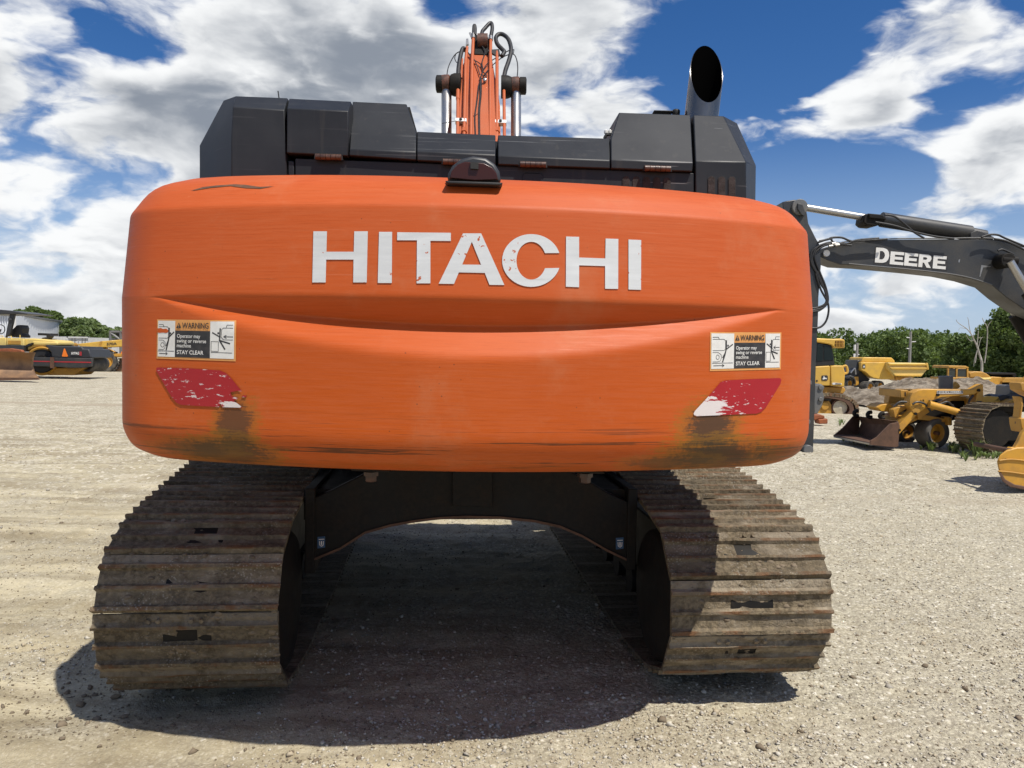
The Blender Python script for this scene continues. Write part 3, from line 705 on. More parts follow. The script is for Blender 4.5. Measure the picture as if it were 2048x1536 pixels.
def warning(corners, ua, ub, uend, torn):
    TL, TR, BR, BL = corners
    def fn(u, v, off):
        x = (TL[0] * (1 - u) + TR[0] * u) * (1 - v) + (BL[0] * (1 - u) + BR[0] * u) * v
        y = (TL[1] * (1 - u) + TR[1] * u) * (1 - v) + (BL[1] * (1 - u) + BR[1] * u) * v
        return cw(x, y, 0.001 + off)
    asp = 2.05
    mb = MB(); grid_quad(mb, 0, 0, 1, 1, fn, 0.0006, 28, 10)
    Lb = mb.build('warning_label', M_decalorange, EX, 40)
    mb = MB(); grid_quad(mb, .016, .035, ua, .945, fn, 0.0018); mb.build('white_panel', M_decalwhite, Lb, 40)
    mb = MB(); grid_quad(mb, ub, .035, uend, .945, fn, 0.0018); mb.build('white_panel', M_decalwhite, Lb, 40)
    mb = MB(); grid_quad(mb, ua, .275, ub, .945, fn, 0.0018); mb.build('black_panel', M_decalblack, Lb, 40)
    w = ub - ua
    for txt, xa, xb, yb_, hh_, bo_, mt_ in (('WARNING', .20, .955, .215, .145, .012, M_decalblack), ('Operator may', .06, .72, .455, .095, .012, M_decalwhite), ('swing or reverse', .06, .89, .575, .095, .012, M_decalwhite),
                                           ('machine', .06, .46, .695, .095, .012, M_decalwhite), ('STAY CLEAR', .06, .82, .865, .10, .018, M_decalwhite)):
        mb = MB(); put_text(mb, txt, ua + w * xa, ua + w * xb, yb_, hh_, fn, bo_, .0026); o_ = mb.build('text_line', mt_, Lb, 40); o_['kind'] = 'stuff'
    mb = MB(); mb.add([fn(ua + w * .03, .215, .0024), fn(ua + w * .175, .215, .0024), fn(ua + w * .103, .075, .0024)], [(0, 1, 2)])
    mb.k = 1; stroke(mb, [(ua + w * .103, .12), (ua + w * .103, .165)], .014, fn, .003, asp); stroke(mb, [(ua + w * .103, .188), (ua + w * .103, .196)], .014, fn, .003, asp)
    mb.build('alert_symbol', [M_decalblack, M_decalorange], Lb, 40)
    # pictograms: a person struck by the turning tail and by the reversing machine
    mb = MB(); f2 = .0024; k = ua - .016
    X = lambda q: .016 + k * q
    stroke(mb, [(X(.06), .13), (X(.30), .13), (X(.35), .185)], .012, fn, f2, asp)
    stroke(mb, [(X(.06), .185), (X(.55), .185), (X(.62), .22), (X(.62), .44), (X(.55), .475), (X(.06), .475)], .012, fn, f2, asp)
    stroke(mb, [(X(.06), .525), (X(.30), .525), (X(.43), .58), (X(.45), .66), (X(.40), .74), (X(.30), .765), (X(.06), .765)], .011, fn, f2, asp)
    stroke(mb, ring(X(.28), .645, .022, .058), .011, fn, f2, asp)
    stroke(mb, [(X(.05), .80), (X(.95), .80)], .014, fn, f2, asp)
    stroke(mb, [(X(.10), .865), (X(.56), .865)], .016, fn, f2, asp); stroke(mb, [(X(.48), .83), (X(.57), .865), (X(.48), .90)], .014, fn, f2, asp)
    stroke(mb, [(X(.655), .22), (X(.655), .44)], .034, fn, f2, asp); stroke(mb, [(X(.665), .44), (X(.93), .32)], .030, fn, f2, asp)
    stroke(mb, [(X(.66), .42), (X(.60), .58), (X(.50), .77)], .034, fn, f2, asp); stroke(mb, [(X(.62), .52), (X(.50), .66)], .026, fn, f2, asp)
    mb.add([fn(a, b, f2) for a, b in ring(X(.73), .35, .012, .026, 10)[:-1]], [tuple(range(10))])
    o_ = mb.build('pictogram', M_decalblack, Lb, 40); o_['kind'] = 'stuff'; mb = MB()
    k2 = uend - ub; Y = lambda q: ub + k2 * q
    stroke(mb, [(Y(.95), .12), (Y(.70), .12), (Y(.66), .19)], .012, fn, f2, asp)
    stroke(mb, [(Y(.95), .19), (Y(.55), .19), (Y(.48), .23), (Y(.46), .42), (Y(.56), .48), (Y(.95), .48)], .012, fn, f2, asp)
    stroke(mb, [(Y(.95), .405), (Y(.58), .405)], .018, fn, f2, asp); stroke(mb, [(Y(.68), .365), (Y(.57), .405), (Y(.68), .445)], .016, fn, f2, asp)
    stroke(mb, [(Y(.05), .53), (Y(.35), .53), (Y(.35), .77), (Y(.05), .77), (Y(.05), .53)], .011, fn, f2, asp)
    stroke(mb, [(Y(.05), .80), (Y(.92), .80)], .014, fn, f2, asp)
    stroke(mb, [(Y(.42), .21), (Y(.40), .50)], .034, fn, f2, asp); stroke(mb, [(Y(.40), .41), (Y(.10), .31)], .030, fn, f2, asp)
    stroke(mb, [(Y(.40), .50), (Y(.82), .57)], .036, fn, f2, asp); stroke(mb, [(Y(.40), .50), (Y(.62), .71)], .036, fn, f2, asp)
    mb.add([fn(a, b, f2) for a, b in ring(Y(.34), .32, .012, .026, 10)[:-1]], [tuple(range(10))])
    o_ = mb.build('pictogram', M_decalblack, Lb, 40); o_['kind'] = 'stuff'
    if torn:
        mb = MB(); pl = [(.008, .235), (.05, .22), (.08, .245), (.12, .235), (.145, .27), (.145, .32), (.12, .345), (.08, .335), (.04, .345), (.008, .335)]
        flat_poly(mb, pl, [], lambda a, b, o: fn(a, b, .0022 + o * .2)); mb.build('torn_patch', M_cw, Lb, 40)
warning(((315, 638.5), (473, 641), (472, 722.7), (313.7, 717)), .232, .675, .978, True)
warning(((1420, 664.2), (1562.3, 664.6), (1561, 738.8), (1419.2, 742.2)), .335, .775, .980, False)

# rear view camera housing on the counterweight
cam_out = [(894, 361), (896, 346), (905, 330), (922, 317), (946, 311), (972, 315), (990, 327), (999, 342), (1003, 364), (950, 367)]
mb = MB(); mb.prism([U(x, y, 0.10) for x, y in cam_out], UM.to_3x3() @ Vector((0, 0.22, 0)))
HB = mb.build('camera_housing', M_black, EX, 40, bevel=0.012)
m_, t_, b_, o_ = base_mat('glossy_dark_lens_cover'); b_.inputs['Base Color'].default_value = (0.045, 0.012, 0.008, 1); b_.inputs['Roughness'].default_value = 0.3; b_.inputs['Specular IOR Level'].default_value = 0.35  # red-brown in the base colour stands for the orange paint reflected here
cin = [(899, 356), (903, 342), (915, 329), (930, 323), (968, 326), (984, 334), (993, 346), (996, 359), (950, 361)]
mb = MB(); mb.prism([U(x, y, 0.088) for x, y in cin], UM.to_3x3() @ Vector((0, 0.02, 0))); mb.build('lens_cover', m_, HB, 40, bevel=0.003)
mb = MB(); mb.prism([U(x, y, 0.078) for x, y in ((941, 324), (957, 325), (957, 338), (941, 337))], UM.to_3x3() @ Vector((0, 0.015, 0))); mb.build('camera_lens', M_blackdark, HB, 40)
mb = MB(); mb.prism([U(x, y, 0.06) for x, y in ((890, 361), (1006, 365), (1000, 371), (895, 367))], UM.to_3x3() @ Vector((0, 0.2, 0))); mb.build('mounting_foot', M_blackdark, HB, 40, bevel=0.004)
# ------------------------------------------------------------------ engine hood behind the counterweight
YB = UM.to_3x3() @ Vector((0, 1, 0))
YH = 0.72
def hood_skin(name, pts, faces, back=0.55, mat=None, parent=EX, bevel=0.0045, bz=0.0, label=None):
    mb = MB(); mb.skin([U(*p) for p in pts], faces, YB * back + Vector((0, 0, bz)))
    return mb.build(name, mat or M_hood, parent, 25, bevel, label=label)
m, t, bs, oc = base_mat('scratched_hood_black')
n1 = t.noise(oc, 2.0, 5, .6)
c = t.mix(t.ss(n1, .35, .7), (0.013, 0.0145, 0.0175), (0.023, 0.025, 0.029))
def scratch(rot, sc, thr, ns):
    mp = t.new('ShaderNodeMapping'); mp.inputs['Rotation'].default_value = (0, rot, 0); mp.inputs['Scale'].default_value = sc; t.l.new(oc, mp.inputs[0])
    return t.m('MULTIPLY', t.ss(t.noise(mp.outputs[0], 1.0, 3, .55, .3), thr, thr + .012), t.ss(t.noise(oc, ns, 3), .50, .60))
x_, y_, z_ = t.sep(oc)
s = t.m('MAXIMUM', scratch(.22, (1.0, 1, 60), .665, 2.2), t.m('MAXIMUM', scratch(-.25, (1.5, 1, 90), .68, 3.1), scratch(1.35, (3, 1, 70), .70, 3.0)))
c = t.mix(t.m('MULTIPLY', s, t.lin(x_, -0.6, 1.0, 0.04, 0.42)), c, (0.30, 0.30, 0.30))
drip = t.m('MULTIPLY', t.ss(t.noise(t.vm('MULTIPLY', oc, (26, 26, 1.2)), 1.0, 3, .6), .60, .72), .28)
c = t.mix(drip, c, (0.05, 0.046, 0.04))
t.put(bs.inputs['Base Color'], c); t.put(bs.inputs['Roughness'], t.lin(n1, .3, .7, .42, .56)); bs.inputs['Specular IOR Level'].default_value = 0.32
t.put(bs.inputs['Normal'], t.bump(t.noise(oc, 4, 4, .5), 0.05, 0.02))
M_hood = m

# left tower with its chamfered corner
P0 = [(399, 365, 1.00), (463, 366, YH), (463, 277, YH), (425, 284, .88), (399, 291, 1.02), (466, 214, YH + .01), (447, 201, .95), (472, 192, .84),
      (574, 366, YH), (569, 220, YH + .01), (575, 196, .84)]
hood_skin('hood_corner', P0, [(0, 1, 2, 3, 4), (4, 3, 2, 5, 6), (1, 8, 9, 5, 2), (5, 9, 10, 7), (6, 5, 7)], back=1.1)
hood_skin('hood_door', [(573, 306, YH - .012), (696, 312, YH - .012), (697, 222, YH - .01), (574, 217, YH - .01), (702, 203, .84), (578, 197, .84)], [(0, 1, 2, 3), (3, 2, 4, 5)])
hood_skin('hood_door', [(698, 311, YH - .012), (832, 320, YH - .012), (832, 304, YH - .012), (699, 299, YH - .012), (832, 263, .80), (813, 208, .93), (705, 203, .93)], [(0, 1, 2, 3), (3, 2, 4, 5, 6)])
hood_skin('hood_panel', [(834, 321, YH - .012), (991, 329, YH - .012), (991, 310, YH - .012), (834, 303, YH - .012), (991, 270, .84), (834, 263, .84)], [(0, 1, 2, 3), (3, 2, 4, 5)])
hood_skin('hood_panel', [(996, 329, YH - .012), (1220, 337, YH - .012), (1220, 321, YH - .012), (996, 312, YH - .012), (1220, 277, .84), (996, 270, .84)], [(0, 1, 2, 3), (3, 2, 4, 5)])
hood_skin('hood_door', [(1222, 337, YH - .012), (1385, 343, YH - .012), (1386, 325, YH - .012), (1222, 320, YH - .012), (1222, 277, .80), (1238, 225, .95), (1381, 230, .95)], [(0, 1, 2, 3), (3, 2, 6, 5, 4)])
P1 = [(1391, 402, YH), (1492, 402, YH), (1492, 324, YH), (1391, 322, YH), (1447, 232, .96), (1387, 230, .96), (1511, 404, .92), (1512, 331, .94), (1474, 246, 1.03)]
hood_skin('hood_corner', P1, [(0, 1, 2, 3), (3, 2, 4, 5), (1, 6, 7, 2), (2, 7, 8, 4)], back=1.1)
# lower fixed panel with louvre slots
lower = hood_skin('hood_sill', [(590, 372, YH + .01), (1389, 402, YH + .01), (1389, 346, YH + .01), (590, 316, YH + .01)], [(0, 1, 2, 3)], back=.35)
hood_skin('hood_sill', [(576, 370, YH + .01), (588, 371, YH + .01), (588, 322, YH + .01), (576, 321, YH + .01)], [(0, 1, 2, 3)], back=.3)
M_mesh = worn('brown_dust_screen', (0.032, 0.021, 0.018), (0.01, 0.009, 0.008), 0.7, 0.8, scale=30, bump=0.5, fine=160)
def slot(cx, ytop, ybot, w, yl, parent):
    pts = [(cx - w / 2, ybot), (cx + w / 2, ybot)] + [(cx + w / 2 * math.cos(a), ytop + w / 2 - w / 2 * math.sin(a)) for a in [i * math.pi / 8 for i in range(9)]]
    rim = [(cx - w / 2 - 1, ybot)] + [(cx + (p[0] - cx) * 1.16, p[1] - .8) for p in reversed(pts[2:])] + [(cx + w / 2 + 1, ybot)]
    mb = MB(); inner = [(p[0], p[1]) for p in pts]
    flat_poly(mb, rim, [], lambda x, y, o: U(x, y, yl - .001 - o), .0015); mb.k = 1
    flat_poly(mb, inner, [], lambda x, y, o: U(x, y, yl - .003 - o), .001)
    mb.build('vent_slot', [M_blackdark, M_mesh], parent, 30)
for k, cx in enumerate((1252, 1272.5, 1293, 1313.5, 1334)): slot(cx, 352 + k * .7, 384, 13.5, YH + .01, EX)
for k, cx in enumerate((1423, 1443.5, 1464)): slot(cx, 352.5 + k * .3, 396, 13, YH, EX)
mb = MB(); mb.prism([U(x, y, YH + .006) for x, y in ((1044, 372), (1045, 350), (1049, 345), (1082, 346), (1087, 351), (1086, 374))], YB * .01); mb.build('inspection_cover', M_hood, EX, 30, .004)
# dark bodywork just behind the panels, seen in the gaps
mb = MB()
mb.loft([U(x, y, YH + .30) for x, y in ((566, 366), (566, 214), (820, 214), (838, 278), (838, 360))], [U(x, y, YH + .30) + YB * .5 for x, y in ((566, 366), (566, 214), (820, 214), (838, 278), (838, 360))])
pz = [(820, 380), (820, 280), (1232, 286), (1248, 240), (1392, 245), (1392, 400)]
mb.loft([U(x, y, YH + .302) for x, y in pz], [U(x, y, YH + .302) + YB * .5 for x, y in pz])
mb.build('hood_body', M_blackdark, EX, 30)
def hinge(cx, cy, w=52):
    a, b = U(cx - w / 2, cy - .8, YH - .022), U(cx + w / 2, cy + .8, YH - .022)
    mb = MB(); n = 5
    for k in range(n):
        p, q = a.lerp(b, k / n + .008), a.lerp(b, (k + 1) / n - .008); mb.tube([p, q], .0135, 10)
    h = mb.build('hinge', M_hinge, EX, 40)
    mb = MB(); mb.prism([U(cx - w / 2 - 3, cy + 4, YH - .0145), U(cx + w / 2 + 3, cy + 6, YH - .0145), U(cx + w / 2 + 1, cy - 6, YH - .0145), U(cx - w / 2 - 1, cy - 8, YH - .0145)], YB * .008); mb.build('hinge_plate', M_blackdark, h, 30)
M_hinge = worn('dark_brown_hinge', (0.05, 0.025, 0.018), (0.13, 0.06, 0.035), 0.6, 0.35, scale=20)
for hx, hy in ((657, 314), (912, 324), (1066, 329), (1315, 337)): hinge(hx, hy)
# small bits on the roof
mb = MB(); mb.tube([U(556, 182, .85), U(558, 196, .85)], .003, 6); mb.build('wire_stub', M_blackdark, EX)
mb = MB()
for dx_ in (-4, 4): mb.lathe(U(1216 + dx_, 264, .95), (0, 0, 1), [(.003, -.012), (.01, -.006), (.01, .006), (.003, .012)], 8)
mb.build('grab_bolt', M_white, EX)
mb = MB(); mb.tube(bez([U(1209, 277, .95), U(1213, 270, .95), U(1222, 268, .95), U(1226, 262, .95)], 4), .008, 6); mb.build('roof_bracket', M_blackdark, EX)
mb = MB(); mb.box((-.05, -.03, 0), (.05, .03, .008), Matrix.Translation(U(1325, 227, 1.2))); mb.lathe(U(1352, 224, 1.2), (0, 0, 1), [(.02, -.02), (.022, .006), (.012, .014)], 10); mb.build('air_inlet_cover', M_blackdark, EX, 40, .005)

# exhaust stack with slanted mouth
e0 = U(1402, 240, 1.15); e1 = U(1419, 96, 1.15); ax = (e1 - e0).normalized()
rad = (U(1433, 200, 1.15) - U(1366, 200, 1.15)).length / 2 * .985
s1 = UM.to_3x3() @ Vector((1, 0, 0)); s1 = (s1 - ax * s1.dot(ax)).normalized(); s2 = ax.cross(s1)   # s2: away
if s2.y < 0: s2 = -s2
top = U(1416, 96, 1.15 + .10)
hn = (e1 - e0).length
def stack(rr, inset, capped):
    vs = []; n = 36; zs = [-.35, 0.0]
    for j in range(n):
        th_ = 2 * math.pi * j / n; vs.append(e0 - ax * .3 + (s1 * math.cos(th_) + s2 * math.sin(th_)) * rr)
    for j in range(n):
        th_ = 2 * math.pi * j / n
        hgt_ = hn * .645 + hn * .475 * math.sin(th_) - inset
        vs.append(e0 + ax * hgt_ + (s1 * math.cos(th_) + s2 * math.sin(th_)) * rr)
    return vs, n
vo, n = stack(rad, 0, False); vi, _ = stack(rad * .965, 0, False)
vs = vo + vi; fs = []
for j in range(n):
    k = (j + 1) % n
    fs += [(j, k, n + k, n + j), (2 * n + j, 3 * n + j, 3 * n + k, 2 * n + k), (n + j, n + k, 3 * n + k, 3 * n + j)]
m, t, bs, oc = base_mat('polished_exhaust'); bs.inputs['Metallic'].default_value = 1.0
t.put(bs.inputs['Base Color'], t.mix(t.noise(oc, 6, 5, .6), (0.09, 0.085, 0.08), (0.26, 0.255, 0.25))); t.put(bs.inputs['Roughness'], t.lin(t.noise(oc, 5, 4), .3, .7, 0.22, .40))
m2_, t2_, b2_, o2_ = base_mat('shaded_soot'); b2_.inputs['Base Color'].default_value = (0.002, 0.002, 0.002, 1); b2_.inputs['Roughness'].default_value = 0.9; b2_.inputs['Specular IOR Level'].default_value = .0  # pipe lining: soot taken almost to black for the shade deep inside
mb = MB(); mb.v = vs; mb.f = fs; mb.mi = [1 if i % 3 == 1 else 0 for i in range(len(fs))]
def build_raw(mb, name, mats, parent):
    inv = WMI[parent.name]; me = bpy.data.meshes.new(name); me.from_pydata([tuple(inv @ p) for p in mb.v], [], mb.f)
    for q in mats: me.materials.append(q)
    me.polygons.foreach_set('material_index', mb.mi); me.polygons.foreach_set('use_smooth', [True] * len(me.polygons)); me.set_sharp_from_angle(angle=R(40)); me.update()
    o = bpy.data.objects.new(name, me); COL.objects.link(o); o.parent = parent; return o
build_raw(mb, 'exhaust_stack', [m, m2_], EX)

# ------------------------------------------------------------------ upper frame, hidden bulk of the machine
mb = MB()
mb.box((-1.25, YH + .32, 1.34), (1.25, 4.0, 2.50), UM); mb.build('engine_housing', M_black, EX, 30, .02)
mb = MB(); mb.box((-1.40, 1.0, 1.40), (1.40, 4.1, 1.52), UM); mb.build('turntable_frame', M_frame, EX, 30, .01)
mb = MB(); mb.lathe(UM @ Vector((0, 3.3, 0.86)), (0, 0, 1), [(.72, 0), (.78, .05), (.78, .45), (.72, .5)], 40); mb.build('slew_ring', M_frame, EX, 40)
# counterweight bolts
for bx, by in ((742, 955), (1170, 958)):
    mb = MB(); yl = 0.62
    mb.prism([U(bx - 40, by - 13, yl), U(bx + 40, by - 10, yl), U(bx + 38, by - 15, yl), U(bx - 40, by - 19, yl)], YB * .18)
    p = U(bx, by - 12, yl + .06)
    b_o = mb.build('mounting_plate', M_frame, EX, 30, .004)
    mb = MB(); mb.lathe(p, (0, 0, -1), [(.036, 0), (.036, .018), (.027, .018), (.027, .042), (.02, .046)], 6); mb.build('counterweight_bolt', M_hinge, b_o, 30)

# ------------------------------------------------------------------ boom
def Bm(px, py, off=0.0):
    Yd = 7.9 + (268 - py) / 208 * 1.25
    return at(px, py, Yd - off)
bn = Vector((0, .72, -.69))
bx = [(918, 420), (1004, 420), (1000, 210), (984, 116), (972, 106), (936, 106), (925, 130), (915, 230)]
M_boom = worn('boom_orange_paint', (0.50, 0.118, 0.038), (0.34, 0.10, 0.04), 0.35, 0.42, scale=2.0, bump=0.05, chips=(0.12, 0.045, 0.025), chip_t=.70)
mb = MB(); mb.prism([Bm(*p) for p in bx], bn * .75); BO = mb.build('boom', M_boom, EX, 30, .012)
px_ = lambda q, off=0.0: Bm(840 + q[0] * .1758, 30 + q[1] * .1758, off)
def btube(name, pts, r, mat, parent, off, n=10, smooth=True):
    P_ = [px_(p, off) for p in pts]; mb = MB(); mb.tube(bez(P_, 5) if smooth and len(P_) > 2 else P_, r, n); return mb.build(name, mat, parent, 50)
pipes = [([(425, 1400), (428, 1335), (430, 960)], .017), ([(430, 960), (433, 800)], .021), ([(500, 1400), (502, 1320), (520, 520), (535, 368)], .018), ([(578, 1400), (580, 1340), (592, 560), (606, 262)], .019),
         ([(800, 1400), (800, 1350), (801, 600), (804, 285)], .019), ([(868, 1440), (876, 1335), (876, 420)], .019), ([(962, 1400), (960, 1360), (955, 826)], .017), ([(470, 720), (480, 500)], .012)]
for pts, r in pipes: btube('oil_pipe', pts, r, M_boom, BO, .06, smooth=False)
for (x, y) in ((502, 1315), (876, 1315)):
    mb = MB(); a = px_((x, y + 22), .06); b = px_((x, y - 22), .06); mb.tube([a, a.lerp(b, .4), a.lerp(b, .4), b], [.031, .031, .026, .026], 6); mb.build('pipe_nut', M_boom, BO, 30)
for pts in ([(432, 806), (433, 770), (434, 705)], [(606, 270), (608, 215)], [(804, 288), (806, 235)], [(955, 828), (950, 780), (950, 728)]):
    btube('hose_fitting', pts, .026, M_steel, BO, .062, 8, False)
hoses = [([(433, 706), (440, 590), (466, 440), (490, 380), (508, 395)], .024), ([(609, 215), (613, 140), (620, 118), (628, 150), (625, 230)], .020), ([(807, 240), (822, 150), (812, 95), (786, 100), (740, 150), (706, 195), (704, 270)], .022),
         ([(952, 730), (972, 630), (1010, 520), (1036, 400), (1010, 285), (950, 225), (895, 220), (862, 262), (880, 330), (930, 385), (958, 420), (930, 470)], .024)]
for pts, r in hoses: btube('hydraulic_hose', pts, r, M_rubber, BO, .075)
cab = [([(300, 745), (318, 610), (360, 510), (410, 440), (470, 414), (540, 430), (600, 480), (650, 580), (680, 680)], .006), ([(410, 440), (395, 490), (410, 530), (430, 550)], .005), ([(540, 415), (600, 500), (690, 560), (720, 640)], .006),
       ([(1098, 765), (1112, 620), (1100, 510), (1060, 445), (960, 470), (860, 540), (780, 620), (715, 700)], .006), ([(1070, 395), (1000, 410), (880, 480), (770, 550), (710, 640)], .006), ([(1070, 395), (1062, 440)], .005), ([(704, 350), (740, 420), (705, 540), (715, 640), (680, 720)], .007),
       ([(700, 640), (755, 680), (740, 720), (715, 690)], .006), ([(690, 720), (690, 900), (672, 1100), (675, 1400)], .013), ([(672, 780), (645, 1000), (624, 1160), (632, 1400)], .008), ([(250, 1232), (340, 1220), (400, 1205)], .003), ([(600, 1150), (650, 1130), (680, 1090)], .003)]
for pts, r in cab: btube('cable', pts, r, M_rubber, BO, .055, 6)
for (x, y, w) in ((463, 1187, 66), (916, 1205, 68)):
    mb = MB(); mb.prism([px_(p, .10) for p in ((x - w, y - 20), (x + w, y - 15), (x + w, y + 22), (x - w, y + 17))], (0, .07, -.02)); cl = mb.build('pipe_clamp', M_white, BO, 30, .006)
    mb = MB(); mb.lathe(px_((x, y), .105), (0, -1, .2), [(.016, -.01), (.016, .012), (.008, .016)], 6); mb.build('clamp_bolt', M_blackdark, BO, 30)
mb = MB(); mb.prism([px_(p, .09) for p in ((770, 395), (900, 385), (912, 440), (885, 470), (780, 415))], (0, .05, 0)); mb.build('pipe_bracket', M_blackdark, BO, 30, .004)
mb = MB(); mb.prism([px_(p, .02) for p in ((620, 235), (650, 222), (770, 235), (790, 300), (780, 450), (615, 445))], (0, .25, -.1)); mb.build('boom_head', M_frame, BO, 30, .01)
mb = MB(); a = px_((655, 300), .06); b = px_((770, 300), .06); mb.tube([a, b], .085, 16); mb.build('boom_pin', M_rustbrown, BO, 40)
mb = MB(); mb.prism([px_(p, .06) for p in ((555, 200), (575, 192), (600, 250), (580, 260))], (0, .02, 0)); mb.prism([px_(p, .07) for p in ((525, 270), (548, 265), (552, 330), (520, 340))], (0, .05, 0)); mb.build('pin_keeper', M_steel, BO, 30, .003)
mb = MB(); mb.lathe(px_((738, 752), .06), (0, -1, .3), [(.02, 0), (.02, .03), (.012, .035)], 8); mb.build('cable_bolt', M_steel, BO)
# boom cylinder rods and their end bosses
for sx, rodx, bx0, bx1, ty in ((-1, 893, 872, 917, 168), (1, 1032, 1010, 1053, 172)):
    Yr = 8.45
    mb = MB(); mb.tube([at(rodx, 460, Yr - .6), at(rodx, 268, Yr - .1), at(rodx, ty + 6, Yr)], .055, 20); RD = mb.build('cylinder_rod', M_chrome, EX, 40)
    mb = MB(); c0_ = at(rodx, ty, Yr); mb.lathe(c0_ - Vector((.05, 0, 0)), (1, 0, 0), [(.06, 0), (.09, .0), (.096, .03), (.096, .08), (.06, .1)], 22)
    mb.build('rod_eye', M_rustbrown, RD, 40)
    a_, b_ = at(bx0, ty, Yr), at(bx1, ty, Yr); mb = MB(); mb.tube([a_, b_], .068, 18); mb.build('boom_pin', M_rustbrown, RD, 40)
    mb = MB(); mb.lathe(a_ if sx < 0 else b_, (sx, 0, 0), [(.05, -.075), (.092, -.075), (.092, -.008), (.07, .0)], 18); mb.build('pin_cap', M_frame, RD, 40, .004)
    ins = at(918 if sx < 0 else 1006, ty + 2, Yr); mb = MB(); mb.lathe(ins, (sx, 0, 0), [(.12, -.02), (.12, .05), (.105, .09), (.08, .1)], 18); mb.build('pin_boss', M_frame, RD, 40, .004)

# ------------------------------------------------------------------ crawler tracks
def shoe_mesh(name, w, pitch, mat, gh=.023, th=.018, holes=True, jit=0.0, seed=1):
    g = random.Random(seed); h = pitch / 2; lap = .0
    prof = [(-h - lap, 0), (-h - lap, th * .7), (-h + .02, th)]
    for fr, gg, hw in ((.21, 1.0, .009), (.57, .92, .008), (.925, 1.0, .010)):
        yc_ = -h + fr * pitch
        prof += [(yc_ - hw - .012, th), (yc_ - hw - .004, th + gh * gg * .45), (yc_ - hw, th + gh * gg), (yc_ + hw, th + gh * gg), (yc_ + hw + .010, th)]
    prof = [p for p in prof if p[0] < h - .008] + [(h - .007, th * .8), (h - .007, 0)]
    xs = [-w / 2, -w * .46, -w * .3, -w * .12, -w * .055, w * .055, w * .12, w * .3, w * .46, w / 2]
    mb = MB(); n = len(prof); rows = []
    for i, x in enumerate(xs):
        row = []
        for (y, z) in prof:
            jz = g.uniform(-1, 1) * jit * (1 if z > 0.01 else 0); jy = g.uniform(-1, 1) * jit * .5
            xx = x
            if i in (0, len(xs) - 1) and z <= th + .001: xx = x * (1 - .009)
            row.append(Vector((xx + g.uniform(-1, 1) * jit, y + jy, z + jz)))
        rows.append(row)
    vs = [p for r_ in rows for p in r_]; fs = []
    hole = {(4, 4), } if holes else set()
    HS = (7,) if holes else ()
    for i in range(len(xs) - 1):
        for j in range(n):
            k = (j + 1) % n
            if i == 4 and j in HS: continue
            fs.append((i * n + j, i * n + k, (i + 1) * n + k, (i + 1) * n + j))
    fs.append(tuple(range(n - 1, -1, -1))); fs.append(tuple((len(xs) - 1) * n + j for j in range(n)))
    if holes:          # bolt heads and relief notches near the leading edge
        for bxx in (-w * .20, -w * .145, w * .03, w * .085):
            vs2 = []; b0 = len(vs)
            for zz, rr in ((th - .002, .014), (th + .016, .013)):
                for q in range(6): vs.append(Vector((bxx + rr * math.cos(q * 1.047), -h + .032 + rr * math.sin(q * 1.047), zz)))
            fs += [(b0 + q, b0 + (q + 1) % 6, b0 + 6 + (q + 1) % 6, b0 + 6 + q) for q in range(6)] + [tuple(b0 + 6 + q for q in range(6))]
    me = bpy.data.meshes.new(name); me.from_pydata([tuple(p) for p in vs], [], fs); me.materials.append(mat)
    fixnorm(me); me.polygons.foreach_set('use_smooth', [True] * len(me.polygons)); me.set_sharp_from_angle(angle=R(28)); me.update(); return me
def track_path(r, zc, ln, drop, flat0, flat1, sag=0.03, rise=0.0):
    """closed side profile (y, z): y=0 is the rearmost point; upper run, rear wheel, ground run, front wheel"""
    P_ = []; yc = r; yf = ln - r
    if rise:
        P_ += [(yf - .8, zc + r + rise), (yf - 1.6, zc + r + rise - sag), (yc + 2.4, zc + r + rise), (yc + 1.7, zc + r + rise * .96), (yc + 1.2, zc + r + rise * .78), (yc + .70, zc + r + rise * .5), (yc + .35, zc + r + rise * .25)]
    else:
        for i in range(1, 12):
            k = i / 12; P_.append((yf + (yc - yf) * k, zc + r - sag * math.sin(math.pi * k)))
    for i in range(25):
        a = math.pi / 2 + math.pi * i / 24; P_.append((yc + r * math.cos(a), zc + r * math.sin(a)))
    P_ += [(yc + flat0, zc - r - drop), (yf - flat1, zc - r - drop)]
    for i in range(25):
        a = -math.pi / 2 + math.pi * i / 24; P_.append((yf + r * math.cos(a), zc + r * math.sin(a)))
    return P_
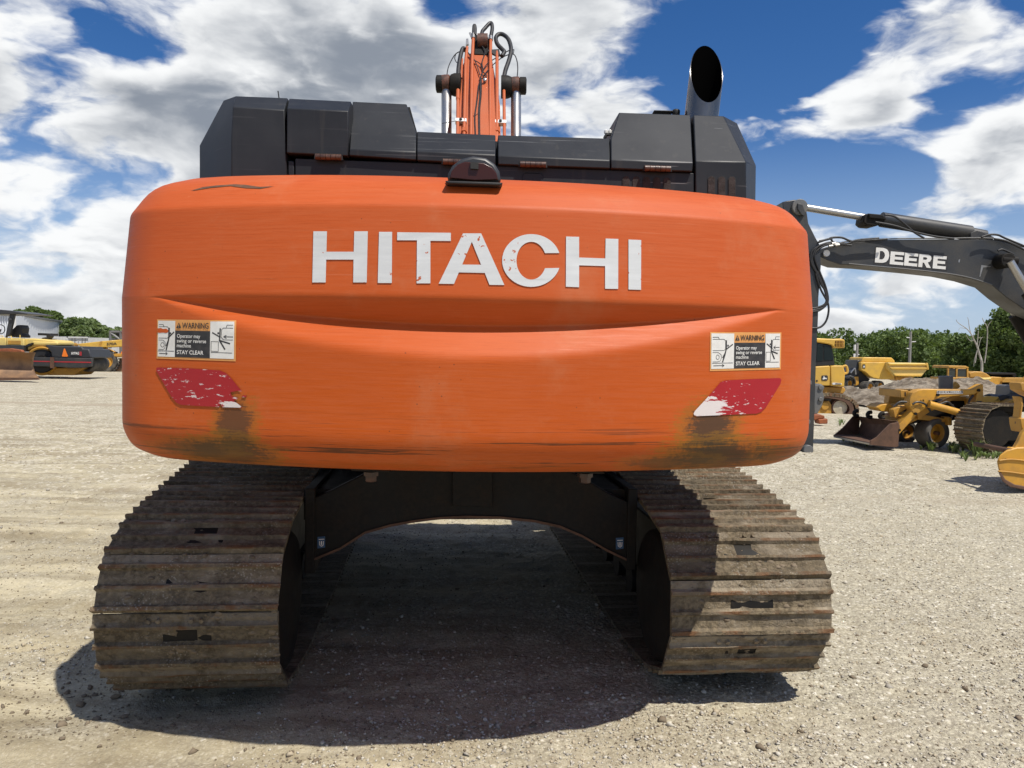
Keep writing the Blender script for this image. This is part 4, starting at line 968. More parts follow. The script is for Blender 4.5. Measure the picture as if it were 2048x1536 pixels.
def build_track(parent, M, w, pitch, path, meshes, phase, name='track', xc=0.0, mat=None, chain_w=.24, mud=False):
    mudM = []
    pts = [Vector((0, p[0], p[1])) for p in path]; m = len(pts)
    seg = [(pts[(i + 1) % m] - pts[i]).length for i in range(m)]; tot = sum(seg)
    N = int(tot / pitch); pit = pitch
    cum = [0]
    for s in seg: cum.append(cum[-1] + s)
    def pos(s):
        s %= tot
        for i in range(m):
            if cum[i + 1] >= s: return pts[i].lerp(pts[(i + 1) % m], (s - cum[i]) / max(seg[i], 1e-9))
        return pts[0]
    # inner chain as the body of the track
    mb = MB(); vs = []; fs = []
    cen = Vector((0, sum(p.y for p in pts) / m, sum(p.z for p in pts) / m)); K = 90
    for i in range(K):
        p = pos(tot * i / K); q = pos(tot * (i + .5) / K); t_ = (pos(tot * (i + .5) / K) - pos(tot * (i - .5) / K)).normalized(); nrm = Vector((0, t_.z, -t_.y))
        for xx, dd in ((-chain_w / 2, -.004), (chain_w / 2, -.004), (chain_w / 2, -.11), (-chain_w / 2, -.11)): vs.append(M @ (Vector((xc + xx, p.y, p.z)) + nrm * dd))
    for i in range(K):
        k = (i + 1) % K
        for j in range(4): fs.append((i * 4 + j, i * 4 + (j + 1) % 4, k * 4 + (j + 1) % 4, k * 4 + j))
    mb.add(vs, fs); tr = mb.build(name, M_frame, parent, 30)
    inv = WMI[parent.name]
    for k in range(N):
        a, b = pos(phase + k * pit), pos(phase + (k + 1) * pit); t_ = (b - a).normalized(); nrm = Vector((0, t_.z, -t_.y)); mid = (a + b) / 2
        B = Matrix(((1, 0, 0, xc), (0, t_.y, nrm.y, mid.y), (0, t_.z, nrm.z, mid.z), (0, 0, 0, 1)))
        o = bpy.data.objects.new('track_shoe', meshes[k % len(meshes)]); COL.objects.link(o); o.parent = tr
        o.matrix_basis = inv @ M @ B
        if mud and mid.y < 2.2 and mid.z > .05: mudM.append(M @ B)
    if mud:
        g = np.random.default_rng(int(abs(xc) * 100) + (xc > 0)); vs = []; fs = []
        base = [Vector(q).normalized() for q in ((1, 0, 0), (0, 1, 0), (-1, 0, 0), (0, -1, 0), (1, 1, 1), (-1, 1, 1), (-1, -1, 1), (1, -1, 1), (0, 0, 1.3))]
        bf = [(0, 1, 4), (1, 2, 5), (2, 3, 6), (3, 0, 7), (4, 1, 5), (5, 2, 6), (6, 3, 7), (7, 0, 4), (4, 5, 8), (5, 6, 8), (6, 7, 8), (7, 4, 8)]
        for BB_ in mudM:
            cx = g.uniform(-.3, .3); 
            for q in range(130):
                x = float(np.clip(g.normal(cx, .22) if q % 3 else g.uniform(-.44, .44), -.44, .44)); y = g.uniform(-.5, .5) * pitch
                sz = .003 + .012 * g.random() ** 2.4; hz = .15 + .4 * g.random(); b0 = len(vs); a = g.random() * 6.28
                for p in base:
                    r_ = sz * (.65 + .7 * g.random()); xx, yy = p.x * math.cos(a) - p.y * math.sin(a), p.x * math.sin(a) + p.y * math.cos(a)
                    vs.append(BB_ @ Vector((x + xx * r_ * 1.7, y + yy * r_, .016 + p.z * r_ * hz)))
                fs += [tuple(b0 + i for i in f) for f in bf]
        mb = MB(); mb.v = vs; mb.f = fs; mb.mi = [0] * len(fs); mo = mb.build('caked_mud', M_mud, tr, 180); mo['kind'] = 'stuff'
    return tr, pit, N
m, t, bs, oc = base_mat('muddy_track_steel')
oi = t.new('ShaderNodeObjectInfo'); off = t.vm('ADD', oc, t.comb(t.m('MULTIPLY', oi.outputs['Random'], 37.0), t.m('MULTIPLY', oi.outputs['Random'], 91.0), 0))
x_, y_, z_ = t.sep(oc)
n1 = t.noise(off, 5.5, 7, .66); n2 = t.noise(off, 34, 6, .68); n3 = t.noise(t.vm('MULTIPLY', off, (2.4, 9, 4)), 1.0, 5, .65)
mud = t.mix(t.ss(n2, .30, .70), (0.085, 0.066, 0.042), (0.25, 0.20, 0.13))
steel = t.mix(t.ss(n1, .35, .65), (0.13, 0.105, 0.074), (0.34, 0.285, 0.205))
rust = t.mix(n2, (0.10, 0.050, 0.026), (0.25, 0.135, 0.068))
c = t.mix(t.ss(t.m('ADD', t.m('MULTIPLY', n3, .7), t.m('MULTIPLY', n2, .3)), .40, .52), steel, mud)
c = t.mix(t.m('MULTIPLY', t.ss(z_, .031, .040), t.ss(n1, .44, .62)), c, rust)
lead = t.m('MULTIPLY', t.ss(y_, -.088, -.100), t.ss(t.noise(off, 4.0, 5, .7), .40, .52))
c = t.mix(t.m('MULTIPLY', lead, .75), c, t.mix(n2, (0.20, 0.165, 0.12), (0.40, 0.34, 0.25)))
lim = t.m('MULTIPLY', t.ss(t.vor(off, 62, 'F1', 'Distance'), .34, .22), t.ss(t.noise(off, 3.0, 3), .50, .62))
c = t.mix(t.m('MULTIPLY', lim, .45), c, (0.48, 0.44, 0.37))
pale = t.m('MULTIPLY', t.ss(t.noise(off, 2.3, 5, .7), .58, .70), .45); c = t.mix(pale, c, (0.34, 0.29, 0.215))
tone = t.lin(oi.outputs['Random'], 0, 1, .72, 1.12); c = t.mix(1.0, c, t.comb(tone, tone, tone), 'MULTIPLY')
t.put(bs.inputs['Base Color'], c); bs.inputs['Roughness'].default_value = .85; bs.inputs['Specular IOR Level'].default_value = .2
t.put(bs.inputs['Normal'], t.bump(t.m('ADD', t.m('MULTIPLY', n2, 1.0), t.m('MULTIPLY', n1, 1.2)), .9, .022))
M_shoe = m
SHW = .92
def kp(p): return [(r_ * KU, h_ * KU) for r_, h_ in p]
shoes = [shoe_mesh('track_shoe', SHW, .30, M_shoe, jit=.0035, seed=s, holes=(s % 2 == 0)) for s in range(6)]
pathL = track_path(.445, .565, 5.35, .06, .5, .5, .03, .20)
mb = MB()
for sx, ph in ((-1, .11), (1, .28)):
    X0 = sx * 1.50
    tr, pit, N = build_track(EX, LM, SHW, .30, [(y + .05, z) for y, z in pathL], shoes, ph, xc=X0, mud=True)
    # sprocket / idler guards and side frame
    xi = X0 - sx * (SHW / 2 - .02)
    mb = MB(); mb.lathe(LM @ Vector((xi, .50, .55)), LM.to_3x3() @ Vector((-sx, 0, 0)), kp([(.10, -.30), (.385, -.30), (.385, -.02), (.36, .0), (.12, .02)]), 44); mb.lathe(LM @ Vector((xi, .50, .55)), LM.to_3x3() @ Vector((-sx, 0, 0)), kp([(.395, -.3), (.395, -.05), (.375, -.05), (.375, -.3)]), 44, True)
    mb.build('final_drive', M_frame, EX, 30, .006)
    mb = MB(); x1, x2 = sorted((X0 - sx * .16, X0 + sx * .16)); mb.box((x1, .5, .33), (x2, 4.9, .78), LM); mb.lathe(LM @ Vector((X0 - .2, 4.95, .55)), LM.to_3x3() @ Vector((1, 0, 0)), kp([(.2, 0), (.36, 0), (.36, .4), (.2, .4)]), 30); mb.build('side_frame', M_frame, EX, 30, .01)
    mb = MB()
    for k in range(8): mb.lathe(LM @ Vector((X0 - .19, 1.1 + k * .45, .2)), LM.to_3x3() @ Vector((1, 0, 0)), kp([(.05, 0), (.11, 0), (.11, .38), (.05, .38)]), 14)
    mb.build('bottom_roller', M_frame, EX, 30)
# arched carbody between the tracks
YC = .78
arch = [(612, 1002), (660, 982), (720, 952), (760, 930), (1125, 935), (1165, 955), (1215, 985), (1268, 1008), (1268, 1129), (1215, 1104), (1165, 1075), (1120, 1056), (1070, 1045), (1000, 1038), (935, 1036.5), (880, 1039), (830, 1045), (780, 1054), (730, 1068), (680, 1100), (612, 1128)]
mb = MB(); mb.prism([L(x, y, YC) for x, y in arch], LM.to_3x3() @ Vector((0, .06, 0))); CB = mb.build('carbody', M_frame, EX, 30, .008)
mb = MB(); arc2 = [(x, y) for x, y in arch[8:]]
for i in range(len(arc2) - 1):
    (xa, ya), (xb, yb) = arc2[i], arc2[i + 1]; mb.loft([L(xa, ya, YC - .015), L(xa, ya - 5, YC - .015), L(xa, ya - 5, YC - .003), L(xa, ya, YC - .003)], [L(xb, yb, YC - .015), L(xb, yb - 5, YC - .015), L(xb, yb - 5, YC - .003), L(xb, yb, YC - .003)])
mb.build('weld_flange', M_rust, CB, 30)
mb = MB(); mb.box((-1.05, YC + .07, .93), (1.05, 4.2, 1.12), LM); mb.box((-.95, 2.0, .8), (.95, 3.4, 1.3), LM); mb.build('carbody_plate', M_frame, CB, 30)
mb = MB(); mb.prism([L(x, y, YC - .03) for x, y in ((905, 940), (985, 940), (985, 1015), (905, 1012))], LM.to_3x3() @ Vector((0, .025, 0))); mb.build('inspection_plate', M_frame, CB, 30, .004)
for (x, y) in ((643, 1085), (1240, 1087)):
    mb = MB(); mb.prism([L(x + a, y + b, YC - .004) for a, b in ((-8, -11), (7, -12), (7, 10), (-8, 12))], LM.to_3x3() @ Vector((0, .003, 0)))
    k_ = mb.build('lifting_point_sticker', M_decalblue, CB, 30)
    mb = MB(); f = lambda a, b, o: L(x + a, y + b, YC - .0055 - o)
    stroke(mb, [(-5, -6), (5, -6.6)], 1.6, f, 0, 1); stroke(mb, [(-4, -2), (-3.5, 5), (0, 7.5), (3.5, 5), (4, -2.3)], 1.5, f, 0, 1); stroke(mb, [(0, -2), (0, 4)], 2.4, f, 0, 1)
    mb.build('sticker_symbol', M_white, CB, 30)
for s_ in (-1, 1):
    mb = MB(); mb.box((s_ * 1.0 - .03, YC - .02, .62), (s_ * 1.0 + .03, YC + 1.0, 1.14), LM); mb.build('frame_flange', M_frame, CB, 30, .006)
# ------------------------------------------------------------------ machines in the yard, right side
def r4(x, y): return (1560 + x * .23828, 380 + y * .23828)
def r5(x, y): return (1600 + x * .23443, 640 + y * .23438)
def r6(x, y): return (1640 + x * .14325, 640 + y * .14325)
def r7(x, y): return (1840 + x * .14325, 640 + y * .14325)
def raw(x, y): return (x, y)
class PB(MB):
    """outline shapes traced from the photograph, standing at a real distance with a real depth"""
    def __init__(s, cf, D): super().__init__(); s.cf = cf; s.D = D
    def p(s, q, d=0.0): return at(*s.cf(q[0], q[1]), s.D + d)
    def pr(s, pts, d=0.0, t=0.3, vec=None): s.prism([s.p(q, d) for q in pts], vec if vec is not None else (0, t, 0)); return s
    def tb(s, pts, r, d=0.0, n=10, sm=True):
        P_ = [s.p(q, d if not isinstance(d, (list, tuple)) else d[i]) for i, q in enumerate(pts)]
        s.tube(bez(P_, 5) if sm and len(P_) > 2 else P_, [q * .9 for q in r] if isinstance(r, list) else r * .9, n); return s
    def wh(s, q, rad_px, d=0.0, w=.4, prof=None, n=28, ax=(0, 1, 0)):
        c = s.p(q, d); r = rad_px * (s.p((q[0] + 1, q[1]), d) - s.p(q, d)).length
        s.lathe(c, ax, [(a * r, b * w) for a, b in (prof or [(.2, 0), (1, 0), (1, 1), (.2, 1)])], n); return s
TY = [(.60, .10), (.70, .02), (.92, .0), (.98, .06), (1.0, .18), (1.0, .82), (.98, .94), (.92, 1.0), (.70, .98), (.60, .9)]
RIM = [(.10, .30), (.18, .26), (.50, .34), (.56, .16), (.615, .10), (.615, .9), (.3, .9)]
def on_ground(px, py): return Matrix.Translation(gnd(px, py))

# --- grey excavator whose boom reaches in from the right
D = 14.38
DX = thing('excavator', 'charcoal grey excavator with white lettering on its boom reaching in from the right edge', 'excavator', Matrix.Translation((14.5, 18, 0)))
b = PB(r4, D); b.pr([(20, 100), (60, 90), (125, 80), (180, 92), (215, 130), (228, 200), (240, 280), (300, 400), (340, 470), (345, 640), (325, 900), (322, 1060)] + [(305, 1420), (280, 2190), (262, 2225), (160, 2235), (130, 2200), (120, 1400), (90, 600)], -.1, .38)
ST = b.build('stick', M_greydeere, DX, 30, .015)
b = PB(r4, D); b.wh((170, 140), 66, -.16, .5); b.build('stick_pin', M_greylight, ST, 40, .01)
b = PB(r4, D); b.pr([(150, 110), (190, 120), (215, 190), (205, 220), (180, 205), (150, 160)], -.2, .08); b.build('pin_lock', M_greydeere, ST, 30, .008)
b = PB(r5, D); b.wh((75, 1110), 42, -.2, .6); b.build('link_pin', M_greylight, ST, 40, .01)
b = PB(r5, D); b.wh((65, 870), 26, -.16, .5); b.build('link_pin', M_greylight, ST, 40, .01)
b = PB(r5, D); b.pr([(120, 560), (180, 545), (210, 570), (195, 610), (208, 660), (190, 730), (150, 800), (120, 800)], -.05, .25); b.wh((180, 578), 20, -.08, .3); b.wh((180, 678), 20, -.08, .3); b.build('bucket_link', M_greylight, DX, 35, .01)
b = PB(r5, D); b.pr([(62, 500), (100, 520), (102, 550), (64, 545)], -.18, .1); b.build('link_bracket', M_greylight, ST, 30, .005)
boomp = [(330, 505), (390, 478), (560, 440), (900, 418), (1400, 412), (1800, 415), (1900, 425), (2060, 500), (2500, 760), (2900, 1120), (3200, 1500),
         (3050, 1620), (2760, 1420), (2400, 1160), (2060, 1010), (1900, 900), (1780, 800), (1600, 745), (1400, 705), (1100, 672), (700, 635), (500, 625), (400, 590), (340, 560)]
b = PB(r4, D); b.pr(boomp, 0, .55); BM = b.build('boom', M_greydeere, DX, 30, .012)
b = PB(r4, D); b.tb([(575, 618), (700, 630), (1100, 667), (1400, 700), (1600, 738), (1780, 795)], .012, -.005); b.tb([(450, 470), (560, 432), (900, 411), (1400, 405), (1800, 408), (2048, 480)], .014, .0); b.build('weld_seam', M_greylight, BM)
b = PB(r4, D); b.wh((393, 530), 27, -.05, .1); b.build('boom_tip_pin', M_white, BM, 40)
# lettering on the boom
def emap(q0, q1, q2, q3):
    def f(u, v, o):
        x = (q0[0] * (1 - u) + q1[0] * u) * (1 - v) + (q3[0] * (1 - u) + q2[0] * u) * v
        y = (q0[1] * (1 - u) + q1[1] * u) * (1 - v) + (q3[1] * (1 - u) + q2[1] * u) * v
        return at(*r4(x, y), D - .004 - o)
    return f
Eg = [(0, 0), (1, 0), (1, .23), (.33, .23), (.33, .385), (.92, .385), (.92, .60), (.33, .60), (.33, .77), (1, .77), (1, 1), (0, 1)]
Dg = [(0, 0), (.55, 0), (.80, .07), (.95, .25), (1, .5), (.95, .75), (.80, .93), (.55, 1), (0, 1)]
Dh = [(.30, .22), (.50, .22), (.64, .33), (.69, .5), (.64, .67), (.50, .78), (.30, .78)]
Rg = [(0, 0), (.68, 0), (.90, .09), (.97, .29), (.90, .50), (.72, .60), (1.02, 1), (.68, 1), (.42, .64), (.32, .64), (.32, 1), (0, 1)]
Rh = [(.32, .22), (.56, .22), (.65, .30), (.56, .41), (.32, .41)]
lets = [(Dg, [Dh], (808, 482), (922, 490), (912, 614), (796, 608)), (Eg, [], (930, 515), (1044, 524), (1034, 632), (920, 622)), (Eg, [], (1050, 526), (1162, 535), (1150, 643), (1040, 633)), (Rg, [Rh], (1170, 536), (1280, 546), (1264, 655), (1160, 645)), (Eg, [], (1290, 548), (1400, 558), (1390, 667), (1280, 657))]
bp = PB(r4, D); bp.pr([(798, 470), (930, 478), (936, 500), (1412, 545), (1402, 682), (780, 620)], -.002, .002); bp.build('letter_backing', M_decalblack, BM)
for outer, holes, a_, b_, c_, d_ in lets:
    mb = MB(); flat_poly(mb, outer, holes, emap(a_, b_, c_, d_), .004); mb.build('letter', M_white, BM, 20)
# stick cylinder on top of the boom
b = PB(r4, D); b.tb([(180, 142), (720, 232)], .075, .2, 16, False); AC = b.build('stick_cylinder_rod', M_chrome, DX, 40)
b = PB(r4, D); b.tb([(850, 248), (1595, 362)], .155, .2, 20, False); b.tb([(1595, 362), (1625, 367), (1720, 385)], [.11, .12, .12], .2, 14, False); b.build('stick_cylinder_barrel', M_greydeere, DX, 40, .006)
b = PB(r4, D); b.pr([(712, 205), (745, 195), (820, 205), (880, 225), (890, 275), (800, 300), (730, 295), (700, 270)], .02, .36); b.pr([(745, 195), (860, 205), (895, 235), (890, 250), (750, 235)], -.02, .2); b.build('cylinder_gland', M_frame, DX, 30, .02)
b = PB(r4, D); b.pr([(1600, 360), (1650, 335), (1700, 350), (1800, 395), (1790, 418), (1600, 418)], .05, .3); b.build('cylinder_bracket', M_greydeere, BM, 30, .012)
b = PB(r4, D); b.pr([(1310, 280), (1345, 274), (1420, 290), (1590, 318), (1590, 332), (1420, 305), (1330, 290)], .15, .06); b.pr([(1398, 295), (1418, 297), (1412, 350), (1396, 348)], .12, .1); b.build('cylinder_pipe', M_frame, DX, 40, .006)
# hoses
hs_ = [[(560, 460), (430, 440), (330, 470), (265, 520), (262, 610), (310, 700), (350, 800), (395, 870), (370, 980), (260, 1010)], [(600, 465), (420, 455), (320, 500), (290, 560), (330, 680), (385, 820), (400, 940), (330, 1010), (258, 1020)],
       [(520, 455), (350, 460), (285, 520), (270, 600), (300, 680)], [(300, 700), (340, 830), (405, 960), (395, 1080), (340, 1150), (250, 1160)], [(310, 680), (360, 800), (390, 900), (375, 960), (300, 990), (250, 990)],
       [(330, 430), (400, 415), (440, 400), (520, 400), (600, 430), (700, 425), (900, 412)], [(320, 440), (420, 410), (450, 440), (560, 450), (650, 420), (830, 405)], [(880, 208), (960, 222), (1040, 280), (1120, 350), (1210, 405)],
       [(800, 270), (960, 300), (1120, 350), (1300, 390), (1460, 408)], [(1690, 395), (1760, 375), (1830, 378), (1890, 405), (2048, 470), (2200, 540)], [(1800, 410), (1900, 430), (2048, 500)], [(1830, 510), (1870, 500), (1960, 540)]]
for h_ in hs_:
    b = PB(r4, D); b.tb(h_, .022, -.12, 8); b.build('hydraulic_hose', M_rubber, DX, 50)
b = PB(r4, D)
for (x, y) in ((425, 470), (470, 455), (450, 448), (480, 462)): b.tb([(x - 16, y + 3), (x + 18, y - 3)], .030, -.15, 8, False)
b.build('hose_coupling', M_steel, DX, 40)
# boom cylinders and their pin
b = PB(r4, D); b.wh((1920, 590), 62, -.28, .5, n=24); b.tb([(1850, 585), (1985, 595)], .10, -.2, 14, False); b.build('boom_cylinder_pin', M_frame, DX, 40, .012)
for pts, d_ in (([(1930, 600), (2100, 880)], -.30), ([(1880, 900), (1985, 1060)], .75)):
    b = PB(r4, D); b.tb(pts, .075, d_, 14, False); b.build('boom_cylinder_rod', M_chrome, DX, 40)
for pts, d_ in (([(2090, 860), (2350, 1300), (2480, 1500)], -.30), ([(1975, 1045), (2080, 1220), (2300, 1600)], .75)):
    b = PB(r4, D); b.tb(pts, .145, d_, 16, False); b.build('boom_cylinder_barrel', M_frame, DX, 40)
b = PB(r4, D); b.pr([(1500, 585), (1512, 582), (1506, 608), (1498, 606)], -.004, .004); b.pr([(1690, 630), (1770, 638), (1765, 646), (1705, 650), (1680, 730), (1675, 728)], -.004, .004); b.build('paint_scrape', M_steel, BM)
# crawler of that machine
TA = R(-72)
tp = at(1908, 855, 14.6)
TM = Matrix.Translation((tp.x, tp.y, 0)) @ Matrix.Rotation(TA, 4, 'Z')
small = [shoe_mesh('track_shoe', .62, .22, M_shoe, gh=.026, th=.014, holes=False, jit=.003, seed=s) for s in (3, 4)]
pth = track_path(.43, .50, 4.3, .03, .4, .4)
build_track(DX, TM, .62, .22, pth, small, .1, xc=.31)
mb = MB()
for yy in (.48, 3.8): mb.lathe(TM @ Vector((.10, yy, .50)), TM.to_3x3() @ Vector((1, 0, 0)), [(.12, .02), (.36, .0), (.36, .42), (.12, .42)], 28)
mb.box((.20, .5, .26), (.46, 3.8, .66), TM); mb.build('track_frame', M_frame, DX, 30, .01)
mb = MB(); mb.box((-.6, 2.6, .9), (2.2, 5.6, 1.1), TM); mb.box((-.6, 3.0, 1.1), (2.2, 6.2, 2.3), TM); mb.build('upper_body', M_greydeere, DX, 30, .03)
mb = MB(); mb.lathe(TM @ Vector((.8, 3.6, .35)), (0, 0, 1), [(.9, 0), (.9, .6)], 30); mb.build('turntable', M_frame, DX, 30)

# --- yellow bucket coming in at the right edge
D = 10.51
YBk = thing('digger_bucket', 'scratched yellow digger bucket resting on the gravel at the right edge', 'bucket', on_ground(2050, 978))
prof = [(1690, 1270), (1678, 1210), (1700, 1155), (1760, 1110), (1850, 1085), (2000, 1085), (2120, 1120), (2200, 1200), (2230, 1320), (2160, 1420), (2050, 1450), (1900, 1440), (1800, 1420), (1730, 1370)]
b = PB(r5, D); b.pr(prof, -.35, 1.05, Vector((.85, 1.0, 0))); BK = b.build('bucket_shell', M_yellow, YBk, 50, .02)
b = PB(r5, D); b.pr([(1688, 1290), (1705, 1290), (1750, 1360), (1830, 1405), (1950, 1425), (2060, 1430), (2060, 1455), (1900, 1448), (1790, 1425), (1725, 1375)], -.365, 1.05, Vector((.86, 1.01, 0))); b.build('wear_plate', M_rust, BK, 50, .008)
b = PB(r5, D); b.tb([(1700, 1200), (1800, 1190), (1950, 1205), (2080, 1230)], .012, -.36); b.tb([(1690, 1290), (1800, 1300), (1950, 1320), (2080, 1330)], .012, -.36); b.build('weld_seam', M_yellowold, BK)
for dd in (-.30, .35):
    b = PB(r5, D); b.pr([(1765, 1140), (1770, 1110), (1800, 1085), (1835, 1090), (1870, 1030), (1900, 960), (1960, 900), (2040, 900), (2040, 1150), (1850, 1160), (1800, 1170), (1790, 1195)], dd, .07); b.build('mounting_ear', M_yellow, BK, 40, .01)
b = PB(r5, D); b.wh((1805, 1120), 22, -.34, .8); b.build('bucket_pin', M_rust, BK, 40)
b = PB(r5, D); b.pr([(1880, 840), (1910, 835), (1960, 860), (2040, 880), (2040, 960), (1900, 960), (1885, 900)], -.1, .25); b.pr([(1880, 540), (1905, 530), (1960, 560), (2100, 620), (2100, 700), (1960, 640), (1890, 600)], -.1, .25); b.pr([(1865, 650), (1900, 660), (1905, 720), (1890, 850), (1870, 850), (1885, 720)], -.05, .15); b.build('bucket_link', M_yellowold, YBk, 35, .012)
b = PB(r5, D); b.pr([(1960, 560), (2300, 200), (2500, 60), (2700, 300), (2100, 700)], 0, .3); b.build('digger_arm', M_yellow, YBk, 35, .02)

# --- old yellow wheel tractor with a front loader
D = 15.18
TR = thing('loader_tractor', 'old yellow wheel tractor with rusty front loader bucket and dark stack behind the crawler track', 'tractor', on_ground(1860, 897))
M_rim = M_yellow
def wheel(b_q, rad, d, w, cf, Dd, par, tmat, rmat, n=36, hub=True, name='front_wheel', ax=(0, 1, 0)):
    b = PB(cf, Dd); b.wh(b_q, rad, d, w, TY, n, ax); ty = b.build('tyre' if par.type != 'EMPTY' else name, tmat, par, 40)
    b = PB(cf, Dd); b.wh(b_q, rad * 1.0, d - .012, w, RIM, n, ax); b.build('rim', rmat, ty, 35)
    if hub: b = PB(cf, Dd); b.wh(b_q, rad * .13, d - .02 + .26 * w * 0, .12, None, 10, ax); b.build('hub', M_rust, ty, 40)
    return ty
ax1 = (-.32, .95, 0)
wheel((1185, 968), 128, -.12, .34, r5, D, TR, M_tyregrey, M_yellow, ax=Vector(ax1))
wheel((930, 960), 100, 1.1, .34, r5, D, TR, M_tyre, M_yellowold, ax=Vector(ax1))
b = PB(r5, D); b.wh((1960, 900), 250, 1.3, .5, TY, 36); b.build('rear_wheel', M_tyre, TR, 40)
b = PB(r5, D); b.wh((1960, 880), 250, -.1, .5, TY, 36); b.build('rear_wheel', M_tyre, TR, 40)
# bucket: near side plate, far side plate, curved back and floor
lb = [(830, 1080), (600, 1065), (650, 1010), (770, 890), (800, 868), (838, 880)]
near = lambda q, d=-.45: at(*r5(*q), D + d)
A_ = [near((600, 1062)), near((825, 1078)), near((838, 900)), near((822, 862)), near((775, 858))]
far = [near((285, 990), .75), near((480, 985), .95), near((520, 880), .95), near((500, 822), .95), near((450, 818), .95)]
mb = MB()
for i in range(len(A_) - 1):
    a, b2 = A_[i], A_[i + 1]; c, d2 = far[i + 1], far[i]; th_ = (0, .0, .03) if i == 0 else (.035, .01, 0)
    mb.prism([a, b2, c, d2], th_)
LB = mb.build('loader_bucket', M_rustdark if 'M_rustdark' in globals() else M_rust, TR, 30)
b = PB(r5, D); b.pr([(597, 1065), (603, 1030), (655, 1000), (770, 885), (842, 872), (835, 1082), (790, 1086)], -.50, .04); b.build('side_plate', M_rust, LB, 30, .006)
mb = MB(); mb.prism([near((287, 988), .75), near((370, 920), .75), near((455, 822), .95), near((515, 830), .95), near((500, 980), .95)], (0, .04, 0)); mb.build('side_plate', M_rust, LB, 30, .006)
mb = MB(); mb.prism([near((285, 990), .72), near((600, 1055), -.5), near((603, 1068), -.5), near((287, 1002), .72)], (.10, .02, 0)); mb.build('cutting_edge', M_steel, LB, 30)
for (x, y, d) in ((480, 800, .8), (595, 812, .45), (700, 822, .0)):
    b = PB(r5, D); b.tb([(x + 18, y + 18), (x - 8, y + 14), (x - 18, y - 4), (x - 6, y - 22), (x + 16, y - 26)], .045, d, 10); b.build('bucket_hook', M_frame, LB, 50)
# loader arms
armn = [(935, 690), (942, 660), (965, 620), (1010, 596), (1060, 590), (1480, 592), (1540, 555), (1562, 545), (1566, 600), (1500, 628), (1490, 636), (1200, 662), (1130, 690), (1095, 745), (1010, 795), (850, 975), (826, 935), (842, 890), (960, 775), (940, 740)]
armf = [(755, 705), (762, 660), (785, 610), (830, 592), (880, 590), (1010, 592), (1010, 640), (930, 690), (920, 730), (840, 860), (800, 860), (780, 740)]
b = PB(r5, D); b.pr(armn, -.42, .22); AN = b.build('loader_arm', M_yellow, TR, 30, .012)
b = PB(r5, D); b.pr(armf, .75, .22); b.build('loader_arm', M_yellow, TR, 30, .012)
b = PB(r5, D); b.pr([(858, 597), (915, 597), (938, 612), (940, 660), (915, 668), (858, 662)], -.2, .9); b.build('arm_cross_box', M_yellowold, TR, 30, .012)
b = PB(r5, D); b.pr([(893, 615), (903, 615), (903, 648), (893, 648)], -.205, .005); b.build('slot_plate', M_blackdark, AN)
b = PB(r5, D); b.pr([(958, 772), (1060, 670), (1065, 678), (1015, 790), (975, 800)], -.43, .01); b.pr([(1030, 680), (1050, 675), (1068, 700), (1050, 712)], -.43, .01); b.build('arm_gusset', M_yellowold, AN, 30)
b = PB(r5, D); b.pr([(660, 748), (700, 722), (765, 712), (790, 735), (930, 722), (920, 755), (860, 780), (835, 800), (800, 770), (740, 785), (690, 780)], .1, .5); b.pr([(795, 765), (830, 745), (905, 735), (910, 760), (850, 790), (835, 850), (805, 830)], -.2, .2); b.build('dump_linkage', M_yellow, TR, 30, .012)
b = PB(r5, D); b.tb([(1098, 718), (1420, 808)], .075, -.5, 14, False); b.build('lift_cylinder', M_yellow, TR, 40)
b = PB(r5, D); b.pr([(1000, 790), (1330, 640), (1410, 630), (1100, 790), (1010, 850)], -.2, .1); b.build('brace', M_yellowold, TR, 30, .01)
b = PB(r5, D); b.pr([(1440, 806), (1450, 770), (1500, 690), (1505, 640), (1548, 548), (1564, 548), (1566, 690), (1600, 715), (1600, 806)], -.40, .25); b.build('loader_post', M_yellow, TR, 30, .012)
b = PB(r5, D); b.pr([(1510, 695), (1550, 690), (1550, 740), (1530, 760), (1512, 730)], -.41, .01); b.build('post_decal', M_greydeere, TR)
b = PB(r5, D); b.pr([(1290, 690), (1340, 650), (1420, 655), (1420, 690)], .0, .7); b.pr([(1440, 670), (1480, 650), (1480, 780), (1440, 760)], -.1, .5); b.build('engine_cowl', M_yellow, TR, 30, .015)
b = PB(r5, D); b.pr([(900, 900), (1010, 760), (1110, 690), (1440, 680), (1440, 830), (1300, 860), (1000, 880)], .05, .6); b.build('engine_block', M_frame, TR, 30, .02)
b = PB(r5, D)
for k in range(9): b.tb([(1025 + k * 11, 800 - k * 10), (1030 + k * 11, 745 - k * 8)], .008, .0, 5, False)
b.build('radiator_grille', M_greylight, TR)
b = PB(r5, D); b.pr([(840, 830), (1010, 800), (1290, 850), (1300, 880), (1010, 850), (900, 900), (850, 880)], -.1, .8); b.pr([(1260, 830), (1300, 830), (1300, 900), (1270, 900)], -.2, .3); b.build('front_axle_frame', M_yellowold, TR, 30, .015)
b = PB(r5, D); b.tb([(1243, 600), (1243, 478)], .145, .3, 20, False); b.build('stack_muffler', M_greylight, TR, 40, .01)
b = PB(r5, D); b.tb([(1285, 590), (1340, 550)], .085, .6, 12, False); b.build('lift_cylinder', M_yellow, TR, 40)
b = PB(r5, D); b.pr([(1560, 660), (1600, 650), (1700, 655), (1720, 700), (1600, 720), (1560, 720)], .1, .5); b.build('bonnet', M_yellow2, TR, 30, .02)
